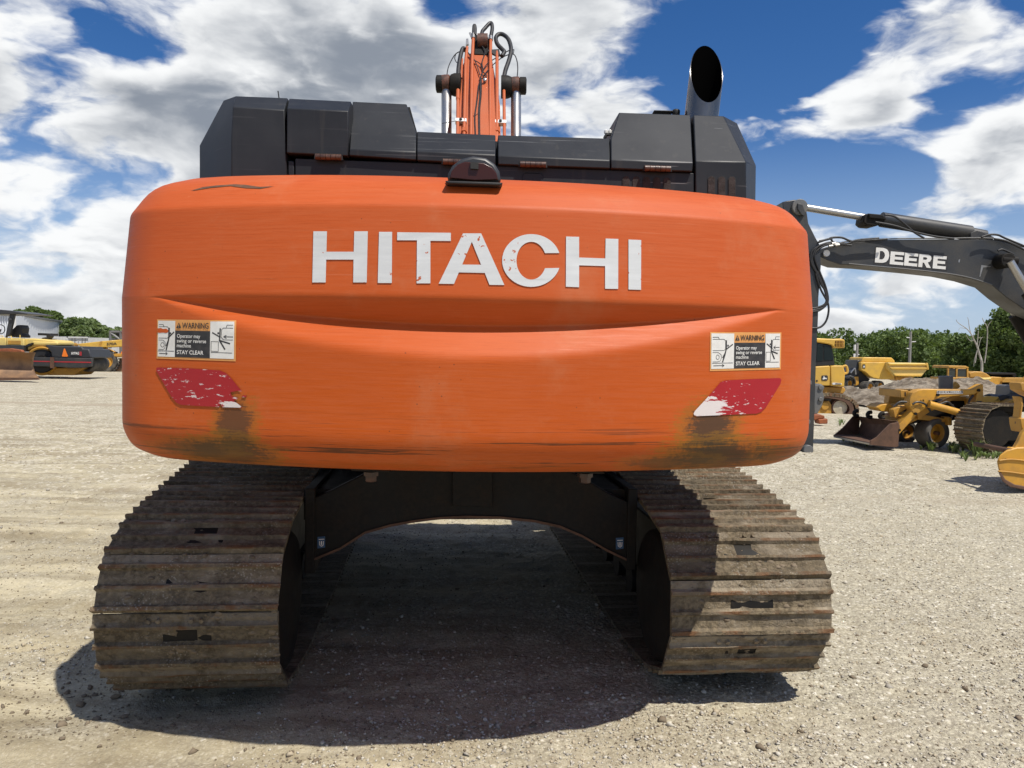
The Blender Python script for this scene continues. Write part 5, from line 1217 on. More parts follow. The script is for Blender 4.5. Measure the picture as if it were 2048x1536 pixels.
b = PB(r5, D); b.pr([(1645, 690), (1700, 650), (1740, 638), (1795, 645), (1800, 665), (1740, 690), (1660, 705)], .1, .5); b.pr([(1595, 732), (1700, 728), (1720, 745), (1700, 765), (1600, 755)], .1, .4); b.build('seat', M_rubber, TR, 40, .02)
b = PB(r5, D); b.pr([(1800, 560), (1840, 555), (1870, 600), (1868, 655), (1790, 665)], .3, .5); b.build('seat_back', M_greylight, TR, 40, .03)
b = PB(r5, D); b.pr([(1725, 740), (1760, 700), (1850, 665), (1900, 665), (1900, 690), (1810, 720), (1750, 800), (1600, 800), (1600, 770), (1700, 770)], -.1, .4); b.build('mudguard', M_yellowold, TR, 30, .02)
b = PB(r5, D); b.tb(ring(1597, 655, 34, 12, 14), .016, .3, 6); b.build('steering_wheel', M_blackdark, TR)
b = PB(r5, D); b.pr([(1170, 604), (1392, 604), (1390, 630), (1168, 630)], -.43, .01); NPl = b.build('name_plate', M_white, TR, 20)
mb = MB(); f_ = lambda u, v, o: at(*r5(u, v), D - .434 - o)
grid_quad(mb, 1174, 606.5, 1388, 621, f_, 0, 4, 1); mb.build('plate_band', M_decalblack, NPl)
mb = MB(); put_text(mb, 'JOHN DEERE', 1180, 1382, 619.5, 10.5, f_, .03, .003); mb.build('plate_lettering', M_white, NPl)
b = PB(r5, D); b.tb([(1600, 770), (1850, 735), (1900, 745)], .05, -.2, 8); b.build('bent_guard_rail', M_steel, TR)

for h_ in ([(1100, 690), (1180, 720), (1260, 700), (1330, 760), (1420, 770)], [(960, 720), (1000, 700), (1070, 720), (1120, 790)], [(1480, 640), (1440, 700), (1460, 770)], [(800, 740), (850, 700), (910, 700)], [(1090, 735), (1200, 770), (1330, 800)], [(1300, 720), (1310, 780), (1290, 840)]):
    b = PB(r5, D); b.tb(h_, .022, -.46, 6); b.build('oil_hose', M_rubber, TR, 50)
for q in ((990, 800), (1180, 640), (1530, 600), (1545, 780), (850, 940)):
    b = PB(r5, D); b.wh(q, 12, -.46, .06, None, 10); b.build('pivot_pin', M_frame, TR, 40)
# --- yellow bulldozer behind the grey stick
D = 24.26
DZ = thing('bulldozer', 'yellow bulldozer with black cab and leaping deer emblem standing behind the grey stick', 'bulldozer', on_ground(1672, 834))
b = PB(r5, D); b.pr([(60, 150), (150, 155), (290, 162), (345, 158), (383, 168), (383, 240), (290, 236), (270, 215), (240, 205), (150, 190), (60, 185)], 0, 1.7); RF = b.build('cab_roof', M_yellow2, DZ, 30, .03)
b = PB(r5, D); b.pr([(300, 178), (372, 178), (372, 232), (302, 226)], -.005, .02); b.build('roof_grille', M_rustbrown, RF)
b = PB(r5, D)
for k in range(5): b.pr([(308 + k * 13, 178), (313 + k * 13, 178), (314 + k * 13, 230), (309 + k * 13, 229)], -.03, .02)
b.pr([(300, 198), (372, 200), (372, 205), (300, 203)], -.03, .02); b.build('grille_bars', M_yellowold, RF)
b = PB(r5, D); b.pr([(60, 190), (150, 195), (240, 208), (272, 218), (300, 385), (240, 395), (60, 392)], .06, 1.5); CA = b.build('cab', M_blackdark, DZ, 30, .02)
for q in ([(150, 200), (196, 208), (196, 348), (140, 352)], [(206, 212), (264, 222), (285, 340), (206, 346)]):
    b = PB(r5, D); b.pr(q, .045, .02); b.build('window', M_glass, CA)
b = PB(r5, D); b.pr([(60, 398), (150, 396), (257, 390), (257, 562), (60, 560)], 0, 1.9); b.build('side_panel', M_yellow2, DZ, 30, .03)
b = PB(r5, D); b.pr([(262, 390), (368, 388), (386, 445), (380, 572), (262, 564)], 0, 1.9); b.build('side_panel', M_yellow2, DZ, 30, .03)
b = PB(r5, D); b.tb([(365, 398), (392, 392), (404, 425), (400, 450), (382, 458)], .045, .1, 8); b.build('grab_handle', M_yellow2, DZ)
b = PB(r5, D); b.pr([(186, 474), (230, 472), (238, 482), (237, 510), (228, 518), (190, 518), (184, 508), (184, 482)], -.012, .01); EB = b.build('emblem', M_decalblack, DZ)
b = PB(r5, D); b.pr([(193, 502), (199, 492), (202, 480), (206, 476), (209, 488), (216, 493), (226, 494), (230, 500), (226, 506), (218, 502), (210, 506), (202, 505), (196, 510)], -.02, .008); b.build('emblem_figure', M_white, EB)
b = PB(r5, D); b.pr([(275, 538), (290, 534), (355, 540), (357, 550), (280, 552)], -.012, .01); SB = b.build('model_plate', M_white, DZ)
b = PB(r5, D); b.pr([(302, 540), (348, 542), (348, 548), (302, 547)], -.02, .006); b.pr([(138, 512), (152, 512), (152, 526), (138, 526)], -.012, .01); b.build('print', M_decalblack, SB)
b = PB(r5, D); b.pr([(130, 566), (380, 574), (392, 600), (370, 632), (300, 620), (210, 640), (130, 640)], .1, 1.8); b.build('undercarriage_frame', M_yellowold, DZ, 30, .03)
# its track, seen from the side
tc_ = [(120, 640), (220, 632), (330, 645), (400, 670), (450, 715), (462, 770), (440, 810), (400, 828), (330, 832), (120, 838)]
ti_ = [(120, 668), (220, 662), (320, 676), (385, 700), (418, 735), (424, 770), (405, 798), (370, 808), (120, 812)]
b = PB(r5, D); vs = [b.p(q, -.15) for q in tc_ + ti_] + [b.p(q, .40) for q in tc_ + ti_]; n = len(tc_); fs = []
for i in range(n - 1): fs += [(i, i + 1, n + i + 1, n + i), (2 * n + i, 3 * n + i, 3 * n + i + 1, 2 * n + i + 1), (i, 2 * n + i, 2 * n + i + 1, i + 1), (n + i, n + i + 1, 3 * n + i + 1, 3 * n + i)]
b.add(vs, fs); DT = b.build('track', M_rust, DZ, 30)
b2 = PB(r5, D)
tot = sum(math.hypot(tc_[i + 1][0] - tc_[i][0], tc_[i + 1][1] - tc_[i][1]) for i in range(n - 1))
for i in range(n - 1):
    k = max(1, int(math.hypot(tc_[i + 1][0] - tc_[i][0], tc_[i + 1][1] - tc_[i][1]) / 22))
    for s_ in range(k):
        q = (tc_[i][0] + (tc_[i + 1][0] - tc_[i][0]) * (s_ + .5) / k, tc_[i][1] + (tc_[i + 1][1] - tc_[i][1]) * (s_ + .5) / k)
        mb = MB(); c_ = b2.p(q, .12); mb.box((-.05, -.28, -.05), (.05, .28, .05), Matrix.Translation(c_)); mb.build('track_pad', M_shoe, DT)
b = PB(r5, D); b.wh((345, 748), 78, -.02, .3, [(.1, -.1), (.75, -.06), (.80, .0), (.98, .0), (.98, 1), (.1, 1)], 32); SP = b.build('drive_sprocket', M_rustbrown, DZ, 35)
M_dustwhite = worn('dusty_pale_disc', (0.60, 0.54, 0.42), (0.42, 0.34, 0.22), .6, .7)
b = PB(r5, D); b.wh((345, 748), 60, -.06, .1, [(.08, -.2), (.3, .0), (1, .2), (1, 1), (.1, 1)], 32); b.build('sprocket_cover', M_dustwhite, SP, 35)
b = PB(r5, D); b.pr([(120, 700), (250, 690), (280, 740), (270, 800), (120, 806)], .0, .35); b.wh((215, 735), 34, -.05, .3); b.build('track_roller_frame', M_yellowold, DZ, 35, .02)
b = PB(r5, D); b.pr([(120, 600), (290, 600), (290, 780), (120, 790)], 1.6, .4); b.build('track_frame', M_frame, DZ, 30)

# --- rusty orange scrap under the stick
D = 19.77
b = PB(r5, D); b.pr([(117, 810), (175, 806), (212, 818), (212, 838), (160, 845), (117, 860)], 0, .4); b.pr([(158, 848), (238, 842), (238, 886), (162, 888)], -.05, .3)
tag(b.build('scrap_iron', M_orangedull, None, 30, .02), 'rust orange steel offcuts lying by the foot of the grey stick', 'scrap')

# --- articulated dump truck on lower ground
D = 55.71
zt = th(at(1770, 780, D).x, D)
AD = thing('dump_truck', 'yellow articulated dump truck with ribbed tipping body behind the dirt heap', 'dump truck', Matrix.Translation((at(1770, 780, D).x, D, zt)))
b = PB(r6, D); b.pr([(570, 590), (600, 525), (620, 520), (1000, 524), (1040, 560), (1050, 595), (945, 590)], .3, 2.2); b.pr([(570, 588), (945, 590), (960, 650), (1040, 760), (1040, 830), (860, 830), (740, 810), (690, 780), (640, 730), (575, 700)], .1, 2.4); TB = b.build('tipping_body', M_yellow2, AD, 30, .05)
b = PB(r6, D); b.pr([(945, 590), (1000, 598), (1490, 602), (1500, 690), (1420, 790), (1050, 785), (960, 680)], -.3, 2.6); b.build('tail_section', M_yellowpale, TB, 30, .05)
for q in ([(960, 606), (1490, 610), (1490, 636), (965, 632)], [(975, 660), (1500, 664), (1490, 690), (1000, 690)], [(1045, 762), (1430, 766), (1418, 790), (1050, 786)], [(1480, 600), (1510, 600), (1524, 690), (1500, 700)]):
    b = PB(r6, D); b.pr(q, -.42, .15); b.build('body_rib', M_yellow2, TB, 30, .03)
b = PB(r6, D); b.pr([(520, 570), (570, 560), (575, 700), (590, 740), (700, 830), (600, 950), (560, 900), (500, 760), (430, 740), (480, 690), (515, 660)], .6, 1.6); b.build('chassis', M_blackdark, AD, 30, .04)
b = PB(r6, D); b.pr([(370, 760), (430, 715), (500, 680), (520, 560), (560, 560), (560, 720), (500, 790), (470, 800)], .5, 2.0); b.build('cab', M_greydeere, AD, 30, .05)
b = PB(r6, D); b.pr([(528, 580), (556, 575), (556, 680), (530, 670)], .45, .05); b.pr([(400, 735), (470, 700), (480, 715), (420, 750)], .45, .05); b.build('cab_window', M_glass, AD)
b = PB(r6, D); b.pr([(480, 790), (540, 790), (545, 900), (500, 920)], .4, .8); b.build('hinge_frame', M_yellow, AD, 30, .04)
b = PB(r6, D); b.pr([(374, 800), (420, 770), (480, 790), (505, 850), (500, 900), (480, 830), (430, 800), (390, 830)], .1, .8); b.build('mudguard', M_greydeere, AD, 30, .04)
for q, rr, dd in (((425, 890), 72, .3), ((712, 945), 88, -.1), ((850, 930), 82, .2)):
    wheel(q, rr, dd, .7, r6, D, AD, M_tyre, M_yellowold, 26, False, 'road_wheel', Vector((-.45, .9, 0)))
b = PB(r6, D); b.pr([(596, 618), (632, 618), (632, 676), (596, 672)], .07, .02); E2 = b.build('emblem', M_decalblack, AD); b = PB(r6, D); b.pr([(600, 660), (612, 640), (615, 625), (620, 645), (630, 655), (620, 664)], .05, .015); b.build('emblem_figure', M_white, E2)
b = PB(r6, D); b.pr([(1050, 790), (1330, 795), (1250, 830), (1160, 860), (1060, 830)], .2, 1.6); b.build('body_hinge', M_yellowold, AD, 30, .04)
b = PB(r6, D); b.tb([(430, 740), (470, 690), (490, 680), (500, 760)], .06, .35, 6); b.build('handrail', M_steel, AD)

# --- old scraper with a square cab behind the heap
D = 46.72
xs_ = at(1960, 770, D).x
SC = thing('scraper', 'old ochre scraper with square glazed cab standing beyond the grey dirt heap', 'scraper', Matrix.Translation((xs_, D, th(xs_, D))))
b = PB(r7, D); b.pr([(410, 640), (440, 636), (640, 640), (685, 660), (685, 676), (400, 672)], 0, 1.9); b.build('cab_roof', M_yellowold, SC, 30, .04)
for q in ([(392, 676), (408, 676), (408, 800), (392, 800)], [(505, 676), (528, 676), (524, 806), (502, 806)], [(655, 676), (678, 676), (680, 806), (655, 806)]):
    b = PB(r7, D); b.pr(q, .02, .15); b.build('cab_pillar', M_yellowold, SC, 30, .02)
for q in ([(408, 680), (505, 680), (502, 800), (408, 800)], [(528, 682), (655, 682), (655, 792), (526, 792)]):
    b = PB(r7, D); b.pr(q, .08, .05); b.build('window', M_glass, SC)
b = PB(r7, D); b.pr([(380, 800), (690, 800), (690, 830), (380, 900)], .0, 1.9); b.pr([(400, 676), (680, 676), (680, 800), (400, 800)], 1.6, .1); b.build('cab_base', M_yellowold, SC, 30, .03)
b = PB(r7, D); b.pr([(690, 740), (760, 715), (870, 720), (940, 750), (1000, 800), (960, 830), (880, 870), (800, 820), (690, 800)], .3, 1.6); b.build('gooseneck', M_yellowold, SC, 30, .06)
b = PB(r7, D); b.tb([(820, 805), (870, 825), (980, 820)], .10, .1, 8); b.tb([(790, 810), (860, 870), (920, 890)], .08, .1, 8); b.build('steering_cylinder', M_yellowpale, SC, 40)
b = PB(r7, D); b.pr([(900, 840), (1010, 790), (1150, 800), (1150, 1010), (1060, 1010), (960, 900)], .2, 1.8); b.build('bowl', M_yellow, SC, 30, .05)
b = PB(r7, D); b.pr([(960, 745), (1010, 738), (1330, 740), (1345, 755), (1345, 800), (1300, 806), (1290, 770), (990, 768)], .6, 1.6); b.pr([(1020, 770), (1280, 772), (1280, 800), (1150, 800), (1030, 790)], .9, .3); b.build('bowl_rim', M_frame, SC, 30, .03)
b = PB(r7, D); b.pr([(1150, 860), (1200, 806), (1460, 806), (1700, 810), (1700, 870), (1150, 872)], .0, .5); b.build('side_beam', M_yellowold, SC, 30, .03)
b = PB(r7, D); b.pr([(1150, 872), (1500, 876), (1700, 880), (1700, 1000), (1480, 1040), (1240, 1040), (1150, 1010)], .3, 1.4); b.build('rear_frame', M_frame, SC, 30, .03)
b = PB(r7, D); b.pr([(1400, 940), (1500, 900), (1700, 900), (1700, 1050), (1460, 1060)], -.1, 1.0); b.build('rear_panel', M_yellow, SC, 30, .03)
for q in ((1225, 1010), (480, 950)):
    wheel(q, 84, .0, .6, r7, D, SC, M_tyre, M_yellow, 26, False, 'road_wheel')

# --- dirt heaps
m, t, bs, oc = base_mat('grey_brown_soil')
n2 = t.noise(oc, 2.4, 8, .7); n1 = t.noise(oc, .5, 4, .6)
t.put(bs.inputs['Base Color'], t.mix(t.ss(t.m('ADD', t.m('MULTIPLY', n2, .7), t.m('MULTIPLY', n1, .3)), .36, .64), (0.115, 0.088, 0.062), (0.34, 0.29, 0.225))); bs.inputs['Roughness'].default_value = .95; bs.inputs['Specular IOR Level'].default_value = .1
t.put(bs.inputs['Normal'], t.bump(n2, .9, .15)); M_soil = m
def heap(name, label, crest, D0, D1, seed):
    """crest: outline seen in the photograph; the heap rises from D0 to its crest and falls to D1"""
    nx, ny = 130, 60; dc = (D0 + D1) / 2
    xs0, xs1 = crest[0][0], crest[-1][0]
    tops = [at(px, float(np.interp(px, [c[0] for c in crest], [c[1] for c in crest])), dc) for px in np.linspace(xs0, xs1, nx + 1)]
    tx = np.array([q.x for q in tops]); tz = np.array([q.z for q in tops]); hh = np.maximum(tz - terrain(tx, np.full(nx + 1, dc)), 0)
    V = np.linspace(0, 1, ny + 1)[:, None]; Y = np.repeat(D0 + (D1 - D0) * V, nx + 1, 1); X = np.repeat(tx[None], ny + 1, 0); Hh = np.repeat(hh[None], ny + 1, 0)
    s_ = np.sin(math.pi * V).clip(0) ** .8
    nn = fbm(X * .9 + seed, Y * .9, 5, seed) - .47; nb = np.abs(fbm(X * 2.6, Y * 2.6 + seed, 4, seed + 5) - .47)
    Zh = terrain(X, Y) - .05 + Hh * s_ + (nn * .55 + nb * .5) * np.minimum(1, Hh) * np.minimum(1, s_ * 1.6)
    co = np.stack([X.ravel(), Y.ravel(), Zh.ravel()], 1)
    ii = (np.arange(ny)[:, None] * (nx + 1) + np.arange(nx)[None, :]).ravel()
    f = np.stack([ii, ii + 1, ii + nx + 2, ii + nx + 1], 1).astype(np.int32)
    me = np_mesh(name, np.array(co, np.float32), f, 4); me.materials.append(M_soil); me.polygons.foreach_set('use_smooth', [True] * len(f))
    o = bpy.data.objects.new(name, me); COL.objects.link(o); tag(o, label, 'dirt heap', 'dirt heaps beyond the tractor'); return o
heap('dirt_heap', 'low lumpy dirt heap between the bulldozer and the old tractor', [(1650, 790), (1684, 776), (1698, 773), (1712, 780), (1735, 783), (1760, 781), (1790, 776), (1830, 775), (1900, 790), (1990, 800)], 26.5, 36, 3)
heap('dirt_heap', 'smooth pale dirt heap rising in front of the scraper', [(1760, 790), (1790, 768), (1815, 762), (1850, 759), (1890, 758), (1935, 757), (1962, 768), (1985, 782), (2005, 793), (2040, 800)], 37, 45, 9)

# --- utility poles
M_pole = worn('grey_pole_wood', (0.27, 0.26, 0.24), (0.18, 0.16, 0.14), .5, .8)
for (px, yt, yb, D, lab, arms) in ((1714.5, 686, 745, 75, 'shorter grey utility pole with transformer cans behind the dump truck', 0), (1821.5, 663, 740, 83, 'taller grey utility pole with small brackets rising from the tree line', 1)):
    bt = at(px, yb, D); z0 = th(bt.x, D); PO = thing('utility_pole', lab, 'utility pole', Matrix.Translation((bt.x, D, z0)), 'utility poles by the tree line')
    mb = MB(); tp_ = at(px, yt, D); mb.tube([(tp_.x, D, z0 - .5), tp_], [.17, .12], 10); mb.build('shaft', M_pole, PO, 40)
    mb = MB()
    if arms:
        for yy, sgn in ((676, -1), (684, 1), (698, -1)): p = at(px, yy, D); mb.tube([p, p + Vector((sgn * .5, -.1, .05))], .05, 6)
        mb.build('bracket', M_white, PO)
    else:
        for yy, xx in ((695, -5), (713, -6)): p = at(px + xx, yy, D); mb.tube([p - Vector((0, 0, .28)), p + Vector((0, 0, .28))], .10, 10)
        mb.tube([at(px - 7, 710, D), at(px + 4, 709, D)], .05, 6); mb.build('transformer_can', M_white, PO, 40)
# ------------------------------------------------------------------ left side of the yard
def l3(x, y): return (x * .19529, 560 + y * .19531)
# --- vibrating roller
D = 38.64
RO = thing('road_roller', 'yellow single drum road roller with black canopy, seat and black rear bumper', 'roller', on_ground(95, 752))
b = PB(l3, D); b.pr([(-260, 290), (0, 303), (100, 312), (290, 345), (270, 352), (150, 348), (0, 350), (-260, 345)], -.2, 2.2); b.build('canopy', M_black, RO, 30, .03)
for q in ([(100, 345), (150, 345), (100, 560), (50, 590)], [(-240, 345), (-190, 345), (-190, 600), (-240, 600)]):
    b = PB(l3, D); b.pr(q, .0, .15); b.build('canopy_post', M_black, RO, 30, .02)
b = PB(l3, D); b.pr([(85, 390), (115, 390), (118, 410), (82, 415)], -.06, .08); b.build('work_lamp', M_greylight, RO)
b = PB(l3, D); b.pr([(95, 570), (120, 510), (170, 462), (215, 460), (228, 490), (220, 550), (240, 570), (240, 590), (110, 585)], .3, .6); b.build('seat', M_rubber, RO, 40, .04)
b = PB(l3, D); b.tb(ring(8, 505, 42, 46, 16), .025, .5, 6); b.tb([(8, 505), (-20, 580)], .04, .5, 6); b.build('steering_wheel', M_blackdark, RO)
b = PB(l3, D); b.pr([(-300, 590), (60, 590), (60, 680), (-300, 690)], .0, 1.6); b.pr([(65, 595), (245, 600), (245, 735), (210, 668), (65, 668)], .0, 1.6); b.build('operator_platform', M_yellowpale, RO, 30, .03)
b = PB(l3, D); b.pr([(80, 620), (210, 622), (208, 660), (80, 658)], -.02, .05); b.build('side_grille', M_yellowold, RO)
for pts in ([(72, 600), (76, 575), (118, 577), (122, 602)], [(205, 600), (205, 562)], [(-40, 592), (-38, 572), (30, 574), (32, 592)]):
    b = PB(l3, D); b.tb(pts, .025, .1, 6, False); b.build('hand_rail', M_yellowpale, RO)
b = PB(l3, D); b.pr([(245, 600), (330, 598), (560, 620), (592, 635), (592, 668), (480, 672), (450, 690), (400, 682), (330, 690), (260, 735), (245, 700)], .2, 1.5); b.pr([(330, 628), (592, 636), (592, 670), (330, 668)], .15, .3); b.build('engine_bonnet', M_yellowpale, RO, 30, .05)
b = PB(l3, D); b.pr([(265, 665), (300, 650), (328, 642), (328, 656), (300, 675), (270, 685)], -.0, .2); b.build('bonnet_vent', M_blackdark, RO)
b = PB(l3, D); b.pr([(385, 542), (552, 548), (552, 572), (385, 566)], 1.2, .4); b.pr([(470, 555), (515, 555), (520, 580), (490, 612), (420, 605), (430, 590), (475, 585)], .9, .3); b.build('exhaust_pipe', M_blackdark, RO, 40, .02)
b = PB(l3, D); b.pr([(-250, 665), (240, 668), (240, 735), (-250, 725)], -.15, 1.0); b.build('fender', M_black, RO, 30, .03)
DA = Vector((-.25, .97, 0))
b = PB(l3, D); b.wh((425, 830), 148, .1, 2.1, [(.80, .02), (.93, .0), (1, .03), (1, 1), (.8, 1)], 40, DA); b.build('drum', M_yellowold, RO, 40)
b = PB(l3, D); b.wh((425, 830), 122, .02, .2, [(.1, .3), (.95, .3), (1, .0), (1, 1), (.1, 1)], 34, DA); b.build('drum_recess', M_blackdark, RO, 40)
b = PB(l3, D); b.wh((425, 825), 55, -.12, .3, None, 20, DA); b.build('drum_motor', M_frame, RO, 40)
b = PB(l3, D); b.pr([(318, 790), (940, 800), (930, 885), (850, 900), (318, 880)], -.25, .2); BB = b.build('bumper_beam', M_greydeere, RO, 30, .03)
b = PB(l3, D); b.pr([(318, 826), (932, 838), (932, 850), (318, 837)], -.26, .02); b.build('red_stripe', M_redstripe, BB)
b = PB(l3, D); b.pr([(455, 662), (560, 675), (840, 682), (848, 705), (910, 708), (932, 775), (938, 800), (530, 795), (520, 740), (490, 700)], -.2, 2.0); TK = b.build('rear_tank', M_black, RO, 30, .05)
b = PB(l3, D); b.pr([(512, 790), (550, 795), (550, 905), (512, 900)], -.3, .08); b.build('hinge_bracket', M_rust, BB, 30)
b = PB(l3, D); b.pr([(655, 702), (662, 702), (693, 778), (690, 785), (638, 784), (635, 776)], -.23, .02); b.build('slow_vehicle_triangle', M_smv, TK)
b = PB(l3, D); b.pr([(722, 722), (838, 730), (838, 780), (722, 770)], -.23, .02); NP2 = b.build('name_plate', M_decalblack, TK)
b = PB(l3, D); b.pr([(815, 732), (836, 734), (836, 776), (815, 774)], -.24, .01); b.build('plate_end', M_redstripe, NP2)
mb = MB(); f_ = lambda u, v, o: at(*l3(u, v), D - .25 - o); put_text(mb, 'HYPAG', 730, 810, 763, 26, f_, .03, 0); mb.build('plate_lettering', M_white, NP2)
b = PB(l3, D); b.wh((880, 860), 82, .6, 1.6, TY, 26); b.build('rear_tyre', M_tyre, RO, 40)
b = PB(l3, D); b.pr([(510, 900), (850, 900), (760, 975), (480, 975)], .3, 1.6); b.build('belly_frame', M_yellowold, RO, 30, .04)
# --- rusty dozer blade in front of it
D = 35.04
b = PB(l3, D)
sec = [(-700, 705), (345, 742)], [(-700, 760), (325, 800)], [(-700, 850), (318, 880)], [(-700, 930), (340, 955)], [(-700, 1035), (392, 1020)]
dep = [-.25, .08, .15, .05, -.4]
vs = []; 
for (a, c), dd in zip(sec, dep): vs += [b.p(a, dd), b.p(c, dd)]
n = len(vs); vs2 = [v + Vector((0, .15, 0)) for v in vs]
fs = [(2 * i, 2 * i + 1, 2 * i + 3, 2 * i + 2) for i in range(4)] + [(n + 2 * i, n + 2 * i + 2, n + 2 * i + 3, n + 2 * i + 1) for i in range(4)]
fs += [(0, n, n + 1, 1), (8, 9, n + 9, n + 8)] + [(2 * i + 1, n + 2 * i + 1, n + 2 * i + 3, 2 * i + 3) for i in range(4)] + [(2 * i, 2 * i + 2, n + 2 * i + 2, n + 2 * i) for i in range(4)]
b.add(vs + vs2, fs)
M_blade = worn('sun_browned_steel', (0.30, 0.165, 0.075), (0.085, 0.05, 0.034), .85, .55, scale=1.1, bump=.3)
BLT = thing('dozer_blade', 'brown rusty curved dozer blade standing in front of the road roller at the left edge', 'blade', on_ground(20, 762))
b.build('mouldboard', M_blade, BLT, 60)
b = PB(l3, D); b.pr([(-700, 1000), (388, 1000), (394, 1022), (-700, 1040)], -.46, .06); b.build('cutting_edge', M_rust, BLT, 30)
b = PB(l3, D); b.pr([(-100, 706), (100, 700), (215, 716), (230, 738), (-100, 730)], .1, .2); b.build('top_rail', M_orangedull, BLT, 30, .02)
# --- motor grader
D = 50.32
GR = thing('motor_grader', 'ochre motor grader with black number on its long frame, half hidden by the big counterweight', 'grader', on_ground(215, 744))
b = PB(l3, D); b.pr([(782, 655), (1050, 625), (1700, 575), (1700, 650), (1270, 682), (1080, 690), (1030, 690), (1010, 782), (935, 790), (910, 708), (848, 700)], 0, 1.0); GF = b.build('main_frame', M_yellow2, GR, 30, .04)
b = PB(l3, D); b.pr([(1020, 630), (1046, 627), (1010, 785), (985, 785)], -.03, .04); b.build('frame_joint', M_yellowold, GF)
mb = MB(); f_ = lambda u, v, o: at(*l3(u, v), D - .02 - o)
put_text(mb, '570A', 1092, 1196, 666, 25, lambda u, v, o: f_(u, v - (u - 1144) * .07, o), .03, 0); mb.build('number', M_decalblack, GF)
b = PB(l3, D); b.pr([(1070, 755), (1290, 752), (1700, 765), (1700, 800), (1280, 792), (1080, 780)], .1, .6); b.pr([(1000, 700), (1070, 695), (1090, 790), (1010, 850)], .3, .4); b.build('draw_bar', M_yellow, GR, 30, .04)
b = PB(l3, D); b.tb([(1060, 720), (1120, 710), (1180, 740)], .05, .1, 6); b.tb([(1010, 760), (1050, 830), (1060, 880)], .09, -.1, 8); b.build('steering_linkage', M_yellowold, GR, 40)
wheel((1075, 835), 112, -.1, .5, l3, D, GR, M_tyre, M_yellow, 32, True, 'front_wheel', Vector((-.35, .93, 0)))
tl = PB(l3, D)
for k in range(26):
    a = 2 * math.pi * k / 26; tl.pr([(1110 + (108 + q) * math.cos(a + w_), 833 + (108 + q) * math.sin(a + w_)) for q, w_ in ((-8, -.06), (8, -.05), (8, .05), (-8, .06))], .12, .35)
o_ = tl.build('tyre_lugs', M_tyre, GR); o_['kind'] = 'stuff'
wheel((985, 840), 88, 1.6, .5, l3, D, GR, M_tyre, M_yellowold, 26, False, 'front_wheel', Vector((-.35, .93, 0)))
b = PB(l3, D); b.pr([(1230, 800), (1700, 800), (1700, 940), (1150, 940), (1200, 870)], .3, .3); b.build('mouldboard', M_blade, GR, 30)
b = PB(l3, D); b.wh((1252, 745), 14, -.2, .3); b.build('hose_cap', M_smv, GR)
b = PB(l3, D); b.wh((742, 665), 22, .2, .4); b.pr([(650, 662), (700, 660), (715, 680), (640, 680)], .4, .3); b.build('pin_cover', M_yellowold, GR, 40)
# --- steel rack frame behind the grader
D = 57.50
RK = thing('pipe_rack', 'grey steel storage rack frame behind the motor grader', 'rack', on_ground(236, 738))
b = PB(l3, D)
for pts in ([(1130, 520), (1130, 700)], [(1236, 520), (1236, 760)], [(1700, 520), (1700, 760)], [(1130, 532), (1700, 532)], [(1130, 540), (1236, 615)]): b.tb(pts, .11, 0, 6, False)
b.build('rack_frame', M_greylight, RK, 30)
b = PB(l3, D); b.pr([(1190, 540), (1236, 540), (1236, 570), (1190, 575)], .5, .4); b.pr([(1245, 545), (1500, 540), (1500, 600), (1245, 605)], .5, .4); b.pr([(1130, 598), (1500, 596), (1500, 612), (1130, 612)], .3, .6); b.build('stored_steel', M_frame, RK)
# --- shipping container and metal shed
M_cont = worn('white_container_paint', (0.60, 0.60, 0.585), (0.40, 0.38, 0.35), .35, .55, scale=.8)
D = 68.29
CN = thing('shipping_container', 'white corrugated shipping container behind the road roller', 'container', on_ground(165, 735))
def corr(name, x0, x1, y0, y1, D0, D1, cf, mat, par, nrib, depth=.06, skew=0.0):
    """ribbed sheet between two upright ends"""
    mb = MB(); top = []; bot = []
    for i in range(nrib * 4 + 1):
        f = i / (nrib * 4); dd = depth if i % 4 in (1, 2) else 0.0; Dn = D0 + (D1 - D0) * f
        yt = y0[0] + (y0[1] - y0[0]) * f; yb = y1[0] + (y1[1] - y1[0]) * f; x = x0 + (x1 - x0) * f
        top.append(at(*cf(x, yt), Dn) + Vector((0, dd, 0))); bot.append(at(*cf(x, yb), Dn) + Vector((0, dd, 0)))
    n = len(top); mb.add(top + bot, [(i, i + 1, n + i + 1, n + i) for i in range(n - 1)]); return mb.build(name, mat, par, 20)
corr('side_wall', 300, 690, (585, 582), (760, 770), D + 1, D, l3, M_cont, CN, 26)
corr('side_wall', 910, 1400, (590, 602), (780, 790), D, D + 9, l3, M_cont, CN, 22)
b = PB(l3, D)
for q in ([(682, 578), (694, 578), (694, 780), (682, 780)], [(902, 582), (914, 582), (914, 780), (902, 780)], [(682, 578), (914, 582), (914, 594), (682, 591)]): b.pr(q, -.06, .14)
b.build('door_frame', M_cont, CN, 30)
for x0 in (697, 802):
    b = PB(l3, D); b.pr([(x0, 594), (x0 + 98, 596), (x0 + 98, 780), (x0, 780)], .02, .06); dr = b.build('door', M_cont, CN, 30, .02)
    b = PB(l3, D); b.tb([(x0 + 40, 596), (x0 + 40, 760)], .03, -.03, 5, False); b.tb([(x0 + 70, 596), (x0 + 70, 760)], .03, -.03, 5, False); b.pr([(x0 + 5, 612), (x0 + 95, 614), (x0 + 95, 620), (x0 + 5, 618)], .0, .04); b.build('lock_bar', M_greylight, dr)
b = PB(l3, D); b.pr([(300, 582), (690, 578), (690, 600), (300, 600)], .3, 2.2); b.pr([(694, 585), (905, 588), (905, 790), (694, 790)], .15, 5.0); b.build('container_body', M_cont, CN, 30)
D = 82.66
